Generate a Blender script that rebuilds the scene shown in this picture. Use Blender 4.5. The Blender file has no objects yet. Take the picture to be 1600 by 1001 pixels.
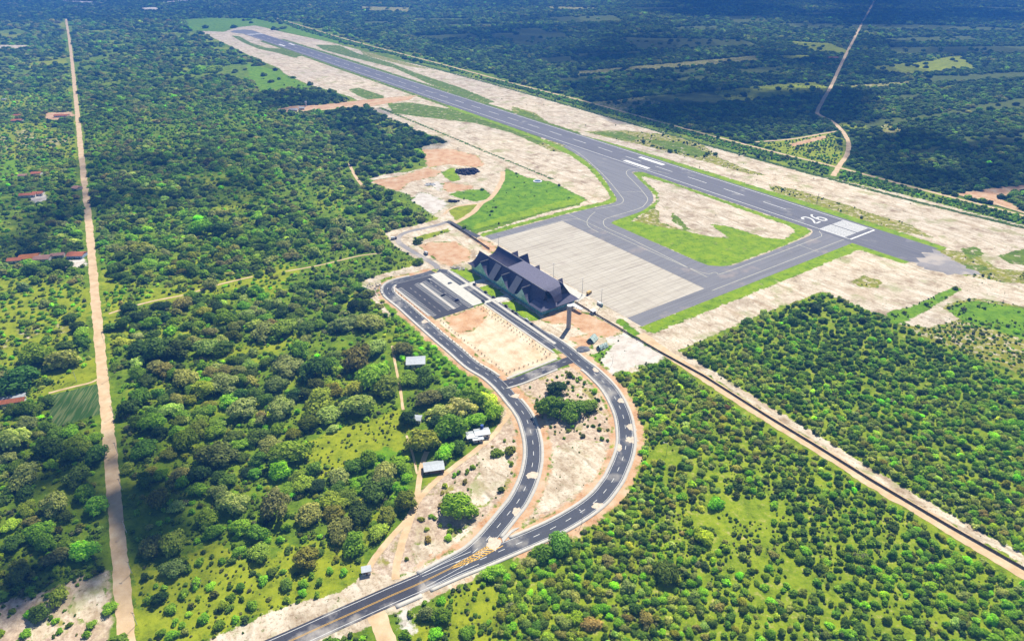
import bpy, bmesh, math, random
import numpy as np
from mathutils import Vector, Matrix
S = bpy.context.scene; COL = S.collection
rng = np.random.default_rng(7); random.seed(7)
R = math.radians
# ------------------------------------------------------------------ camera, sky, sun, exposure
H = 290.0; PITCH = 29.3705; F = 1066.7
cam = bpy.data.objects.new('camera', bpy.data.cameras.new('camera')); COL.objects.link(cam)
cam.location = (0, 0, H); cam.rotation_euler = (R(90-PITCH), 0, 0)
cam.data.sensor_width = 36; cam.data.lens = 24.0; cam.data.clip_end = 60000; cam.data.clip_start = 1
S.camera = cam
SUN_EL = 50.0; SUN_AZ = 68.0                      # azimuth counted anticlockwise from +X
w = bpy.data.worlds.new('World'); S.world = w; w.use_nodes = True
nt = w.node_tree; bg = nt.nodes['Background']; sky = nt.nodes.new('ShaderNodeTexSky')
sky.sky_type = 'NISHITA'; sky.sun_disc = False; sky.sun_elevation = R(SUN_EL); sky.sun_rotation = R(90-SUN_AZ)
sky.air_density = 1.0; sky.dust_density = 0.4
nt.links.new(sky.outputs[0], bg.inputs[0]); bg.inputs[1].default_value = 0.06
sl = bpy.data.lights.new('sun', 'SUN'); sl.energy = 5.0; sl.angle = R(0.6); sl.color = (1, .94, .80)
so = bpy.data.objects.new('sun', sl); COL.objects.link(so)
sdir = Vector((math.cos(R(SUN_EL))*math.cos(R(SUN_AZ)), math.cos(R(SUN_EL))*math.sin(R(SUN_AZ)), math.sin(R(SUN_EL))))
so.rotation_euler = sdir.to_track_quat('Z', 'Y').to_euler()
S.view_settings.view_transform = 'Standard'; S.view_settings.look = 'None'
S.view_settings.exposure = 0.56; S.view_settings.gamma = 1.0
S.cycles.volume_bounces = 0

# ------------------------------------------------------------------ plan helpers
cp, sp_ = math.cos(R(PITCH)), math.sin(R(PITCH))
def G(x, y, z=0.0):
    """where on the plan a traced point lies (survey of the photograph onto the flat ground)"""
    x = np.asarray(x, float); y = np.asarray(y, float)
    a = (x-800)/F; b = -(y-500.5)/F
    dy = cp+b*sp_; dz = -sp_+b*cp; t = (H-z)/-dz
    return np.stack([a*t, dy*t], -1)
def Gp(pts, z=0.0):
    p = np.array(pts, float); return G(p[:, 0], p[:, 1], z)
def toimg(P, z=0.0):
    X = P[..., 0]; Y = P[..., 1]; fw = Y*cp+(H-z)*sp_; up = Y*sp_-(H-z)*cp
    return 800+F*X/fw, 500.5-F*up/fw, F/fw
AX = R(125.1); O2 = np.array([389.67, 713.0]); U2 = np.array([math.cos(AX), math.sin(AX)]); V2 = np.array([math.sin(AX), -math.cos(AX)])
def W(u, t): return O2+u*U2+t*V2                  # airfield grid: u along the runway, t across
def Ws(l): return np.array([W(u, t) for u, t in l])
def RW(u, t): return W(u, t-0.0035*u-0.5)         # runway itself is turned a touch
def RWs(l): return np.array([RW(u, t) for u, t in l])
def inpoly(px, py, poly):
    n = len(poly); c = np.zeros(px.shape, bool); j = n-1
    for i in range(n):
        xi, yi = poly[i]; xj, yj = poly[j]
        if yi != yj:
            c ^= ((yi > py) != (yj > py)) & (px < (xj-xi)*(py-yi)/(yj-yi)+xi)
        j = i
    return c
def smooth(pts, n=6, closed=False):
    p = np.array(pts, float); N = len(p); out = []
    for i in range(N if closed else N-1):
        g = (lambda k: p[k % N]) if closed else (lambda k: p[min(max(k, 0), N-1)])
        p0, p1, p2, p3 = g(i-1), g(i), g(i+1), g(i+2)
        for k in range(n):
            t = k/n
            out.append(.5*((2*p1)+(-p0+p2)*t+(2*p0-5*p1+4*p2-p3)*t*t+(-p0+3*p1-3*p2+p3)*t**3))
    if not closed: out.append(p[-1])
    return np.array(out)
def resample(p, step):
    s = np.r_[0, np.cumsum(np.linalg.norm(np.diff(p, axis=0), axis=1))]
    n = max(2, int(s[-1]/step)+1); q = np.linspace(0, s[-1], n)
    return np.stack([np.interp(q, s, p[:, 0]), np.interp(q, s, p[:, 1])], 1), q
def normals(p):
    d = np.gradient(p, axis=0); d /= np.linalg.norm(d, axis=1)[:, None]+1e-9
    return np.stack([-d[:, 1], d[:, 0]], 1)
def ribbon(p, a, b):
    n = normals(p); return np.r_[p+n*a, (p+n*b)[::-1]]
def vnoise(P, s, seed=0):
    q = P/s; i = np.floor(q).astype(np.int64); f = q-i; f = f*f*(3-2*f)
    def h(a, b):
        v = (a*374761393+b*668265263+seed*1442695041) & 0xffffffff
        v = ((v ^ (v >> 13))*1274126177) & 0xffffffff
        return ((v ^ (v >> 16)) & 0xffff)/65535.
    x, y = i[..., 0], i[..., 1]
    return (h(x, y)*(1-f[..., 0])+h(x+1, y)*f[..., 0])*(1-f[..., 1])+(h(x, y+1)*(1-f[..., 0])+h(x+1, y+1)*f[..., 0])*f[..., 1]

# ------------------------------------------------------------------ object helpers
def tag(o, label=None, cat=None, group=None, kind=None):
    if label: o['label'] = label
    if cat: o['category'] = cat
    if group: o['group'] = group
    if kind: o['kind'] = kind
    return o
def empty(name, loc, rz=0, **k):
    o = bpy.data.objects.new(name, None); COL.objects.link(o); o.location = loc; o.rotation_euler = (0, 0, rz); o.empty_display_size = 1
    return tag(o, **k)
def mesh_np(name, v, f, mat, parent=None, attrs=None, sm=False):
    me = bpy.data.meshes.new(name); v = np.asarray(v, np.float32); f = np.asarray(f, np.int32); k = f.shape[1]
    me.vertices.add(len(v)); me.vertices.foreach_set('co', v.ravel())
    me.loops.add(f.size); me.loops.foreach_set('vertex_index', f.ravel())
    me.polygons.add(len(f)); me.polygons.foreach_set('loop_start', np.arange(0, f.size, k, dtype=np.int32)); me.polygons.foreach_set('loop_total', np.full(len(f), k, np.int32))
    if attrs:
        for n, (dom, arr) in attrs.items():
            a = me.attributes.new(n, 'FLOAT', dom); a.data.foreach_set('value', np.asarray(arr, np.float32))
    me.update(); me.validate()
    if sm: me.polygons.foreach_set('use_smooth', np.ones(len(f), bool))
    me.materials.append(mat)
    if name is None: return me
    o = bpy.data.objects.new(name, me); COL.objects.link(o); o.parent = parent
    return o
class MB:
    def __init__(s): s.bm = bmesh.new()
    def poly(s, pts):
        s.bm.faces.new([s.bm.verts.new(p) for p in pts]); return s
    def prism(s, base, z0, z1, top=None):
        b = [s.bm.verts.new((p[0], p[1], z0)) for p in base]; t = [s.bm.verts.new((p[0], p[1], z1)) for p in (top if top is not None else base)]
        n = len(b)
        for i in range(n): s.bm.faces.new((b[i], b[(i+1) % n], t[(i+1) % n], t[i]))
        s.bm.faces.new(t); s.bm.faces.new(b[::-1]); return s
    def box(s, x0, x1, y0, y1, z0, z1): return s.prism([(x0, y0), (x1, y0), (x1, y1), (x0, y1)], z0, z1)
    def cyl(s, x, y, z0, z1, r0, r1=None, n=16):
        r1 = r0 if r1 is None else r1
        c = [(math.cos(2*math.pi*k/n), math.sin(2*math.pi*k/n)) for k in range(n)]
        return s.prism([(x+r0*a, y+r0*b) for a, b in c], z0, z1, [(x+r1*a, y+r1*b) for a, b in c])
    def bar(s, a, b, r, n=6):
        a = Vector(a); b = Vector(b); q = (b-a).to_track_quat('Z', 'Y'); L = (b-a).length
        A = [s.bm.verts.new(a+q@Vector((r*math.cos(2*math.pi*k/n), r*math.sin(2*math.pi*k/n), 0))) for k in range(n)]
        B = [s.bm.verts.new(a+q@Vector((r*math.cos(2*math.pi*k/n), r*math.sin(2*math.pi*k/n), L))) for k in range(n)]
        for i in range(n): s.bm.faces.new((A[i], A[(i+1) % n], B[(i+1) % n], B[i]))
        s.bm.faces.new(B); s.bm.faces.new(A[::-1]); return s
    def wheel(s, x, y, z, r, wd, n=14):
        A = [s.bm.verts.new((x+r*math.cos(2*math.pi*k/n), y-wd/2, z+r*math.sin(2*math.pi*k/n))) for k in range(n)]
        B = [s.bm.verts.new((x+r*math.cos(2*math.pi*k/n), y+wd/2, z+r*math.sin(2*math.pi*k/n))) for k in range(n)]
        for i in range(n): s.bm.faces.new((A[i], A[(i+1) % n], B[(i+1) % n], B[i]))
        s.bm.faces.new(B); s.bm.faces.new(A[::-1]); return s
    def build(s, name, mat, parent=None, bevel=0):
        bmesh.ops.recalc_face_normals(s.bm, faces=s.bm.faces[:])
        if bevel: bmesh.ops.bevel(s.bm, geom=s.bm.edges[:], offset=bevel, segments=1, affect='EDGES')
        me = bpy.data.meshes.new(name); s.bm.to_mesh(me); s.bm.free(); me.materials.append(mat)
        o = bpy.data.objects.new(name, me); COL.objects.link(o); o.parent = parent
        return o
def sheet(name, poly, z, mat, kind='structure', thick=0):
    """flat sheet (or slab) from a plan polygon, triangulated"""
    bm = bmesh.new(); vs = [bm.verts.new((p[0], p[1], z)) for p in poly]; f = bm.faces.new(vs)
    if f.normal.z < 0 or f.calc_area() == 0: pass
    f.normal_update()
    if f.normal.z < 0: f.normal_flip()
    if thick:
        r = bmesh.ops.extrude_face_region(bm, geom=[f])
        for v in [g for g in r['geom'] if isinstance(g, bmesh.types.BMVert)]: v.co.z -= thick
        bmesh.ops.recalc_face_normals(bm, faces=bm.faces[:])
    bmesh.ops.triangulate(bm, faces=bm.faces[:])
    me = bpy.data.meshes.new(name); bm.to_mesh(me); bm.free(); me.materials.append(mat)
    o = bpy.data.objects.new(name, me); COL.objects.link(o)
    if kind: o['kind'] = kind
    return o
def strips(name, segs, z, mat, thick=0, kind='structure'):
    """many quad strips (list of (left pts, right pts)) in one sheet"""
    V = []; Fc = []
    for L, Rr in segs:
        n = len(L); b = len(V)
        for a, c in zip(L, Rr): V += [(a[0], a[1], z), (c[0], c[1], z)]
        for i in range(n-1):
            k = b+2*i; Fc.append((k, k+1, k+3, k+2))
        if thick:
            m = len(V)
            for a, c in zip(L, Rr): V += [(a[0], a[1], z-thick), (c[0], c[1], z-thick)]
            for i in range(n-1):
                k = b+2*i; q = m+2*i
                Fc.append((k, k+2, q+2, q)); Fc.append((k+3, k+1, q+1, q+3))
            Fc.append((b, m, m+1, b+1)); e = 2*(n-1); Fc.append((b+e, b+e+1, m+e+1, m+e))
    o = mesh_np(name, V, Fc, mat)
    if kind: o['kind'] = kind
    return o
def band(p, a, b):
    n = normals(p); return (p+n*a, p+n*b)
def dashes(p, off, wd, on, gap, phase=0):
    q, s = resample(p, 1.0); n = normals(q); out = []; d = phase
    while d+on < s[-1]:
        ii = np.where((s >= d) & (s <= d+on))[0]
        if len(ii) > 1: out.append((q[ii]+n[ii]*(off-wd/2), q[ii]+n[ii]*(off+wd/2)))
        d += on+gap
    return out

# ------------------------------------------------------------------ materials
def newmat(name):
    m = bpy.data.materials.new(name); m.use_nodes = True; t = m.node_tree; b = t.nodes['Principled BSDF']
    return m, t, b
def N(t, kind, **k):
    n = t.nodes.new(kind)
    for a, v in k.items():
        if a.startswith('i_'):
            key = a[2:]; key = int(key) if key.isdigit() else key
            n.inputs[key].default_value = v
        else: setattr(n, a, v)
    return n
def noise(t, scale, detail=4, rough=.6, vec=None, dist=0):
    n = N(t, 'ShaderNodeTexNoise'); n.inputs['Scale'].default_value = scale; n.inputs['Detail'].default_value = detail
    n.inputs['Roughness'].default_value = rough; n.inputs['Distortion'].default_value = dist
    if vec is not None: t.links.new(vec, n.inputs['Vector'])
    return n.outputs[0]
def ramp(t, fac, stops, interp='LINEAR'):
    r = N(t, 'ShaderNodeValToRGB'); e = r.color_ramp.elements; r.color_ramp.interpolation = interp
    while len(e) < len(stops): e.new(.5)
    for q, (pos, c) in zip(e, stops): q.position = pos; q.color = (*c, 1) if len(c) == 3 else c
    t.links.new(fac, r.inputs[0]); return r.outputs[0]
def mixc(t, fac, a, b, mode='MIX'):
    m = N(t, 'ShaderNodeMix', data_type='RGBA', blend_type=mode)
    for s, v in ((m.inputs[0], fac), (m.inputs[6], a), (m.inputs[7], b)):
        if isinstance(v, (int, float)): s.default_value = v
        elif isinstance(v, tuple): s.default_value = (*v, 1)
        else: t.links.new(v, s)
    return m.outputs[2]
def math_(t, op, a, b=None, c=None, clamp=False):
    m = N(t, 'ShaderNodeMath', operation=op, use_clamp=clamp)
    for i, v in enumerate((a, b, c)):
        if v is None: continue
        if isinstance(v, (int, float)): m.inputs[i].default_value = v
        else: t.links.new(v, m.inputs[i])
    return m.outputs[0]
def coords(t, rot=0, scale=(1, 1, 1)):
    g = N(t, 'ShaderNodeNewGeometry'); m = N(t, 'ShaderNodeMapping'); m.inputs['Rotation'].default_value = (0, 0, rot)
    t.links.new(g.outputs['Position'], m.inputs['Vector']); m2 = N(t, 'ShaderNodeMapping'); m2.inputs['Scale'].default_value = scale
    t.links.new(m.outputs[0], m2.inputs['Vector']); return m2.outputs[0]
def simple(name, col, rough=.8, var=.15, scale=.5, metal=0, spec=.3):
    m, t, b = newmat(name); tc = N(t, 'ShaderNodeTexCoord'); n = noise(t, scale, 5, .65, tc.outputs['Object'])
    lo = tuple(max(0, c*(1-var)) for c in col); hi = tuple(c*(1+var) for c in col)
    t.links.new(ramp(t, n, [(.3, lo), (.7, hi)]), b.inputs['Base Color']); b.inputs['Roughness'].default_value = rough
    b.inputs['Metallic'].default_value = metal; b.inputs['Specular IOR Level'].default_value = spec
    return m
M = {}
M['white_paint'] = simple('white_paint', (.78, .78, .76), .6, .12, .8)
M['yellow_paint'] = simple('yellow_paint', (.72, .42, .06), .6, .15, .8)
M['pale_yellow_paint'] = simple('pale_yellow_paint', (.52, .50, .40), .6, .2, .3)
M['kerb'] = simple('kerb_concrete', (.56, .53, .48), .85, .12, .4)
M['paving'] = simple('paving', (.62, .60, .54), .85, .12, .3)
M['tile'] = simple('clay_tile', (.46, .15, .07), .85, .35, .9)
M['tile_orange'] = simple('orange_clay_tile', (.55, .19, .05), .85, .3, .9)
M['tile_pale'] = simple('faded_clay_tile', (.50, .27, .21), .85, .3, .9)
M['plaster'] = simple('plaster', (.68, .64, .58), .9, .15, .6)
M['bluewall'] = simple('blue_wall', (.35, .45, .62), .9, .15, .6)
M['dark'] = simple('dark_opening', (.025, .03, .04), .5, .2, 1)
M['metal_roof'] = simple('corrugated_roof', (.46, .49, .53), .45, .15, .6, .2)
M['steel'] = simple('galvanised_steel', (.45, .47, .50), .5, .15, 2, .5)
M['concrete'] = simple('tower_concrete', (.34, .32, .325), .9, .12, .4)
M['concrete_white'] = simple('white_concrete', (.72, .72, .72), .8, .1, .4)
M['timber'] = simple('timber', (.2, .13, .08), .9, .3, 2)
M['trunk'] = simple('bark', (.14, .11, .085), .95, .3, 2)
M['rubber'] = simple('rubber', (.02, .02, .02), .8, .1, 2)
M['machine_yellow'] = simple('machine_yellow', (.62, .40, .10), .5, .15, 1)
M['tarp'] = simple('pale_green_tarpaulin', (.52, .64, .58), .6, .2, .35)
M['tarp_dark'] = simple('dull_green_tarpaulin', (.22, .32, .32), .6, .25, .35)
M['gravel_dark'] = simple('dark_gravel', (.16, .165, .19), .95, .35, .6)
M['rubble_dark'] = simple('dark_rubble', (.035, .032, .05), .9, .5, .5)
M['rock'] = simple('pale_rock', (.55, .5, .44), .9, .25, .6)
M['pondwater'] = simple('tank_water', (.10, .17, .28), .15, .2, .4)
M['blue_tank'] = simple('blue_plastic', (.02, .08, .35), .4, .1, 1)
M['wood_post'] = simple('post', (.32, .29, .25), .9, .2, 1)
M['netting'] = simple('netting', (.16, .135, .11), .9, .2, .5)
def asphalt(name, col, dust, dustamt, rot=0, streak=True):
    m, t, b = newmat(name); c = coords(t); cs = coords(t, -rot, (.012, .35, 1))
    n1 = noise(t, .035, 5, .6, c); n2 = noise(t, .9, 3, .7, c); n3 = noise(t, 1.0, 4, .6, cs)
    base = ramp(t, n3 if streak else n1, [(.28, tuple(x*.58 for x in col)), (.45, tuple(x*.92 for x in col)), (.6, tuple(x*1.08 for x in col)), (.75, tuple(x*1.35 for x in col))])
    base = mixc(t, .35, base, ramp(t, n2, [(.3, tuple(x*.6 for x in col)), (.7, tuple(x*1.5 for x in col))]))
    d = ramp(t, n1, [(dustamt, (0, 0, 0)), (min(.98, dustamt+.12), (1, 1, 1))])
    d2 = math_(t, 'MULTIPLY', d, .75)
    base = mixc(t, d2, base, dust)
    t.links.new(base, b.inputs['Base Color']); b.inputs['Roughness'].default_value = .85; b.inputs['Specular IOR Level'].default_value = .25
    return m
M['asphalt_road'] = asphalt('road_asphalt', (.075, .082, .105), (.42, .39, .35), .56, 0, False)
M['asphalt_dusty'] = asphalt('dusty_road_asphalt', (.060, .063, .082), (.50, .46, .42), .50, 0, False)
M['asphalt_lot'] = asphalt('parking_asphalt', (.055, .058, .075), (.30, .27, .24), .66, AX, False)
M['asphalt_runway'] = asphalt('runway_asphalt', (.155, .155, .180), (.33, .32, .31), .60, AX)
M['asphalt_taxi'] = asphalt('taxiway_asphalt', (.205, .205, .225), (.36, .33, .31), .60, AX)
M['asphalt_taxi_b'] = asphalt('taxiway_asphalt_crosswise', (.20, .20, .22), (.34, .29, .27), .56, AX-math.pi/2)
M['asphalt_old'] = asphalt('service_road_surface', (.30, .28, .28), (.52, .45, .38), .50, 0, False)
def apron_mat():
    m, t, b = newmat('apron_concrete'); c = coords(t, -AX, (1, 1, 1)); sx = N(t, 'ShaderNodeSeparateXYZ'); t.links.new(c, sx.inputs[0])
    def joint(ax, size, wd):
        q = math_(t, 'FRACT', math_(t, 'MULTIPLY', sx.outputs[ax], 1/size)); return math_(t, 'LESS_THAN', q, wd)
    cellx = math_(t, 'FLOOR', math_(t, 'MULTIPLY', sx.outputs[0], 1/5.0)); celly = math_(t, 'FLOOR', math_(t, 'MULTIPLY', sx.outputs[1], 1/12.0))
    cb = N(t, 'ShaderNodeCombineXYZ'); t.links.new(cellx, cb.inputs[0]); t.links.new(celly, cb.inputs[1])
    wn = N(t, 'ShaderNodeTexWhiteNoise', noise_dimensions='2D'); t.links.new(cb.outputs[0], wn.inputs[0])
    col = ramp(t, wn.outputs[0], [(0, (.47, .425, .35)), (.5, (.49, .445, .37)), (1, (.51, .465, .39))])
    st = noise(t, 1, 5, .65, coords(t, -AX, (.30, .018, 1)))
    col = mixc(t, .8, col, ramp(t, st, [(.30, (.30, .25, .20)), (.46, (.49, .44, .36)), (.58, (.55, .50, .42)), (.75, (.66, .61, .52))]))
    wd = noise(t, .05, 5, .6, coords(t)); col = mixc(t, math_(t, 'MULTIPLY', ramp(t, wd, [(.58, (0, 0, 0)), (.72, (1, 1, 1))]), .45), col, (.33, .26, .22))
    j = math_(t, 'MAXIMUM', joint(0, 5.0, .09), joint(1, 12.0, .035)); col = mixc(t, math_(t, 'MULTIPLY', j, .55), col, (.22, .18, .15))
    t.links.new(col, b.inputs['Base Color']); b.inputs['Roughness'].default_value = .85; return m
M['apron'] = apron_mat()
def leaf_mat():
    m, t, b = newmat('foliage')
    at = N(t, 'ShaderNodeAttribute', attribute_type='INSTANCER', attribute_name='tint'); lv = N(t, 'ShaderNodeAttribute', attribute_name='leaf')
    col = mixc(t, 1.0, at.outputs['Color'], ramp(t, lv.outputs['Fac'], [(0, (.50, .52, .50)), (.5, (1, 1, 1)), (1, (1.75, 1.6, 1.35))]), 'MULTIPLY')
    t.links.new(col, b.inputs['Base Color']); b.inputs['Roughness'].default_value = .7; b.inputs['Specular IOR Level'].default_value = .2
    tr = N(t, 'ShaderNodeBsdfTranslucent'); t.links.new(mixc(t, 1.0, col, (1.2, 1.35, .5), 'MULTIPLY'), tr.inputs[0])
    mx = N(t, 'ShaderNodeMixShader'); mx.inputs[0].default_value = .32
    t.links.new(b.outputs[0], mx.inputs[1]); t.links.new(tr.outputs[0], mx.inputs[2]); t.links.new(mx.outputs[0], t.nodes['Material Output'].inputs[0])
    return m
M['leaf'] = leaf_mat()

# ------------------------------------------------------------------ land cover, traced and laid on the plan
LC = []                                            # (class, plan polygon)
def lc(c, pts=None, plan=None): LC.append((c, Gp(pts) if plan is None else np.array(plan)))
def lcr(c, pts, wd, plan=False): 
    p = np.array(pts) if plan else Gp(pts); p, _ = resample(smooth(p, 4), 12); LC.append((c, ribbon(p, -wd/2, wd/2)))
lc('plant', [(1065,548),(1190,492),(1285,455),(1345,478),(1400,505),(2060,790),(2060,1140),(560,1140),(790,900),(900,850),(985,770),(1003,700),(990,640),(960,590),(1040,565)])
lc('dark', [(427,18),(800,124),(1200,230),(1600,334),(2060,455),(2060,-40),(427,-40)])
# paler and greener fields among the far dark woods
for q_ in ([(700,38),(780,37),(790,41),(705,43)],[(900,84),(1000,80),(1010,86),(905,92)],[(1050,42),(1120,40),(1130,46),(1060,49)],[(980,52),(1040,50),(1045,54),(985,57)],[(830,92),(890,88),(900,97),(850,100)],[(1380,60),(1520,56),(1530,64),(1390,68)],[(1380,74),(1600,72),(1620,84),(1400,86)],[(1440,120),(1600,112),(1620,122),(1450,130)],[(1150,108),(1220,104),(1230,112),(1160,117)],[(1050,110),(1100,107),(1110,114),(1060,118)],[(1400,150),(1440,147),(1445,152),(1405,156)],[(1500,215),(1620,205),(1620,222),(1510,230)],[(1420,235),(1480,228),(1490,236),(1430,243)],[(980,12),(1100,11),(1110,15),(990,17)],[(1240,20),(1330,19),(1335,23),(1245,25)],[(560,34),(620,33),(630,38),(570,40)],[(1000,128),(1100,118),(1105,124),(1010,134)],[(870,122),(960,118),(965,124),(880,129)]): lc('field', q_)
lc('field', [(1310,192),(1450,180),(1550,160),(1620,152),(1750,140),(1750,150),(1620,168),(1450,186),(1350,203),(1322,205)])
lc('meadow', [(1112,143),(1200,133),(1270,128),(1292,136),(1287,146),(1225,151),(1190,155),(1145,160)])
lc('meadow', [(1225,64),(1300,68),(1325,80),(1320,84),(1275,82)])
lc('meadow', [(1360,104),(1440,97),(1500,86),(1525,108),(1470,112),(1420,118),(1375,112)])
lc('meadow', [(1205,88),(1262,86),(1270,91),(1235,94)])
lc('meadow', [(1310,192),(1350,196),(1352,202),(1325,205)])
lc('dry', [(925,160),(1000,151),(1050,149),(1060,160),(975,176),(945,168)])
lc('dry', [(900,112),(990,104),(1180,87),(1190,95),(1000,111),(905,118)])
lc('field', [(1000,152),(1112,142),(1145,160),(1060,168)])
lc('dry', [(1310,134),(1390,130),(1430,126),(1420,133),(1370,138),(1320,139)])
lc('dry', [(1372,200),(1388,194),(1412,204),(1400,212),(1380,208)])
lc('field', [(650,56),(740,53),(750,60),(680,64)]); lc('field', [(640,28),(735,29),(720,34),(650,33)]); lc('field', [(760,52),(880,50),(890,60),(770,62)])
lc('field', [(800,45),(850,44),(860,60),(830,75),(800,70)]); lc('field', [(850,27),(960,24),(980,34),(880,38)]); lc('field', [(960,58),(1160,62),(1190,72),(1000,78)])
lc('field', [(1130,25),(1190,24),(1205,36),(1150,38)]); lc('field', [(1200,36),(1420,38),(1580,44),(1600,50),(1250,46)]); lc('field', [(1530,10),(1640,14),(1640,18),(1540,14)]); lc('field', [(1540,24),(1680,26),(1680,30),(1550,28)])
lc('meadow', [(1185,226),(1240,216),(1300,207),(1322,222),(1322,240),(1303,262),(1250,246)])
lc('dry', [(560,10),(640,12),(640,20),(570,19)]); lc('dry', [(850,10),(930,12),(930,17),(860,16)])
# airfield: cleared sand
lc('sand', [(300,45),(330,58),(360,72),(400,92),(437,107),(445,116),(482,132),(550,152),(572,166),(610,186),(650,205),(700,222),(724,231),(790,262),(822,277),(862,284),(917,312),(905,320),(850,333),(790,352),(748,364),(740,368),(1003,525),(1035,560),(1065,545),(1110,525),(1190,490),(1285,455),(1330,475),(1400,502),(1440,520),(1500,500),(1560,470),(1600,480),(1750,520),(1750,395),(1600,352),(1512,330),(1437,310),(1200,255),(1170,244),(1010,198),(850,153),(800,138),(725,118),(625,95),(512,65),(440,50),(400,40),(370,43),(350,50)])
lc('lush2', [(283,31),(330,28),(400,29),(440,38),(512,58),(540,70),(500,62),(430,46),(398,40),(362,44),(348,50),(300,48)])
lc('turf', [(360,55),(374,57),(392,67),(417,75),(446,77),(471,87),(461,91),(430,82),(405,77),(380,67)])
lc('turf', [(492,70),(530,71),(560,84),(612,99),(650,114),(725,139),(775,160),(762,161),(675,133),(615,106),(550,90),(505,78)])
lc('dry', [(560,78),(640,100),(680,110),(640,104),(570,86)])
lc('dry', [(800,166),(837,177),(862,195),(832,190),(800,172)]); lc('turf', [(802,168),(835,179),(850,190),(830,186)])
lc('dry', [(910,205),(975,204),(1050,211),(1100,228),(1125,247),(1160,262),(1200,275),(1170,272),(1100,252),(1000,226),(950,215)])
lc('turf', [(925,207),(965,206),(1000,216),(985,220)]); lc('turf', [(1010,218),(1060,222),(1110,240),(1090,245),(1040,232)])
lc('turf', [(544,140),(560,137),(600,150),(602,158),(580,158),(560,150)])
lc('turf', [(605,162),(640,160),(700,170),(760,180),(830,196),(858,232),(840,226),(800,208),(740,192),(650,182),(615,176)])
lc('dry', [(858,214),(880,226),(900,240),(860,236),(840,226)])
lc('dry', [(1200,288),(1240,295),(1330,322),(1370,336),(1420,350),(1460,372),(1400,360),(1300,330),(1210,300)])
lc('dry', [(1460,388),(1520,395),(1560,420),(1620,425),(1640,445),(1560,440),(1480,425),(1440,410)])
lc('turf', [(1500,388),(1525,385),(1540,397),(1515,403)]); lc('turf', [(1558,400),(1600,388),(1660,385),(1660,420),(1578,412)])
lc('turf', [(1478,415),(1500,418),(1510,424),(1485,424)]); lc('turf', [(1502,413),(1540,418),(1545,422),(1515,421)])
lc('dry', [(1328,440),(1350,430),(1380,440),(1370,450),(1345,448)])
lc('lush2', [(1383,488),(1420,480),(1452,466),(1489,448),(1505,451),(1480,465),(1452,482),(1415,504),(1393,504)])
lc('dry', [(1400,505),(1450,512),(1500,498),(1470,480),(1492,470),(1530,466),(1600,480),(1750,520),(1750,640),(1640,600),(1560,570),(1480,540),(1430,520)])
lc('lush2', [(1492,476),(1524,470),(1600,483),(1740,515),(1740,570),(1620,535),(1556,515),(1508,502),(1484,488)])
# grass margins of the paved areas
lc('lush', plan=RWs([(-75,26),(-75,40),(60,43),(250,42),(360,40),(460,34),(520,29),(520,25)]))
lc('turf', plan=RWs([(520,25),(520,37),(1100,37),(1500,40),(2000,36),(2000,24)])); lc('turf', plan=RWs([(600,-36),(640,-47),(1300,-46),(2000,-44),(2000,-30)]))
lc('lush', plan=Ws([(-2,-33),(-2,-44),(-72,-40),(-72,-28)]))
lc('lush', plan=Ws([(-10,-352),(-24,-350),(-25,-42),(-12,-28),(-6,-34)]))
lc('lush', [(880,230),(910,247),(932,265),(947,284),(964,310),(961,316),(925,325),(880,335),(800,357),(756,370),(748,366),(800,351),(880,330),(915,321),(945,315),(954,310),(951,302),(938,284),(920,263),(893,244),(850,222),(800,203),(700,168),(700,164),(800,199)])
lc('lush', [(988,270),(1005,268),(1040,281),(1200,336),(1262,356),(1267,363),(1225,384),(1150,412),(1120,418),(1105,416),(1040,386),(985,363),(954,350),(957,344),(1000,330),(1022,318),(1026,308),(1010,292)])
lc('sand', [(1000,274),(1050,288),(1200,342),(1230,351),(1242,362),(1225,374),(1195,371),(1172,364),(1137,353),(1108,350),(1140,372),(1112,370),(1075,362),(1030,347),(1008,342),(985,347),(1000,336),(1022,326),(1030,312),(1028,300),(1012,287)])
lc('turf', [(1050,330),(1065,345),(1080,360),(1070,358),(1050,345)])
lc('dry', [(990,345),(1020,325),(1030,330),(1030,347),(1075,362),(1060,360),(1010,350)])
lc('lush2', [(787,265),(800,268),(822,277),(862,284),(918,312),(800,343),(740,359),(722,346),(740,332),(755,317),(770,305),(780,290),(786,275)])
lc('lush', [(738,359),(800,343),(918,313),(900,309),(800,334),(745,350)])
lc('sand', [(655,232),(668,226),(700,222),(724,231),(790,262),(787,275),(784,290),(772,305),(756,318),(735,335),(722,345),(704,350),(690,345),(676,335),(650,318),(640,304),(610,296),(580,286),(577,280),(600,272),(640,268),(668,260),(664,245)])
lc('orange', [(657,234),(700,232),(745,243),(757,258),(745,262),(700,256),(672,262),(668,258),(662,244)])
lc('orange', [(580,282),(620,276),(668,262),(690,268),(680,276),(640,284),(625,298),(600,294)])
lc('orange', [(695,285),(740,290),(735,296),(700,300),(688,292)])
lc('white', [(642,314),(655,300),(668,302),(690,312),(700,318),(690,328),(676,336),(655,320)]); lc('white', [(672,288),(684,283),(692,290),(690,300),(682,296)])
lc('meadow', [(700,326),(710,322),(749,317),(743,328),(724,340),(714,345),(703,334)])
lc('lush2', [(701,304),(713,300),(741,296),(759,297),(767,304),(762,311),(743,315),(718,310)])
lc('lush', [(690,270),(700,264),(710,262),(716,274),(720,281),(707,284),(696,278)])
lc('lush', plan=Ws([(470,-162),(470,-158),(640,-157),(900,-155),(900,-163)])); lc('dark', plan=Ws([(900,-157),(900,-162),(350,-163),(350,-158)]))
lcr('dark', [(640,97),(800,140),(1010,200),(1170,245),(1400,307),(1600,356),(1750,395)], 9)
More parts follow.
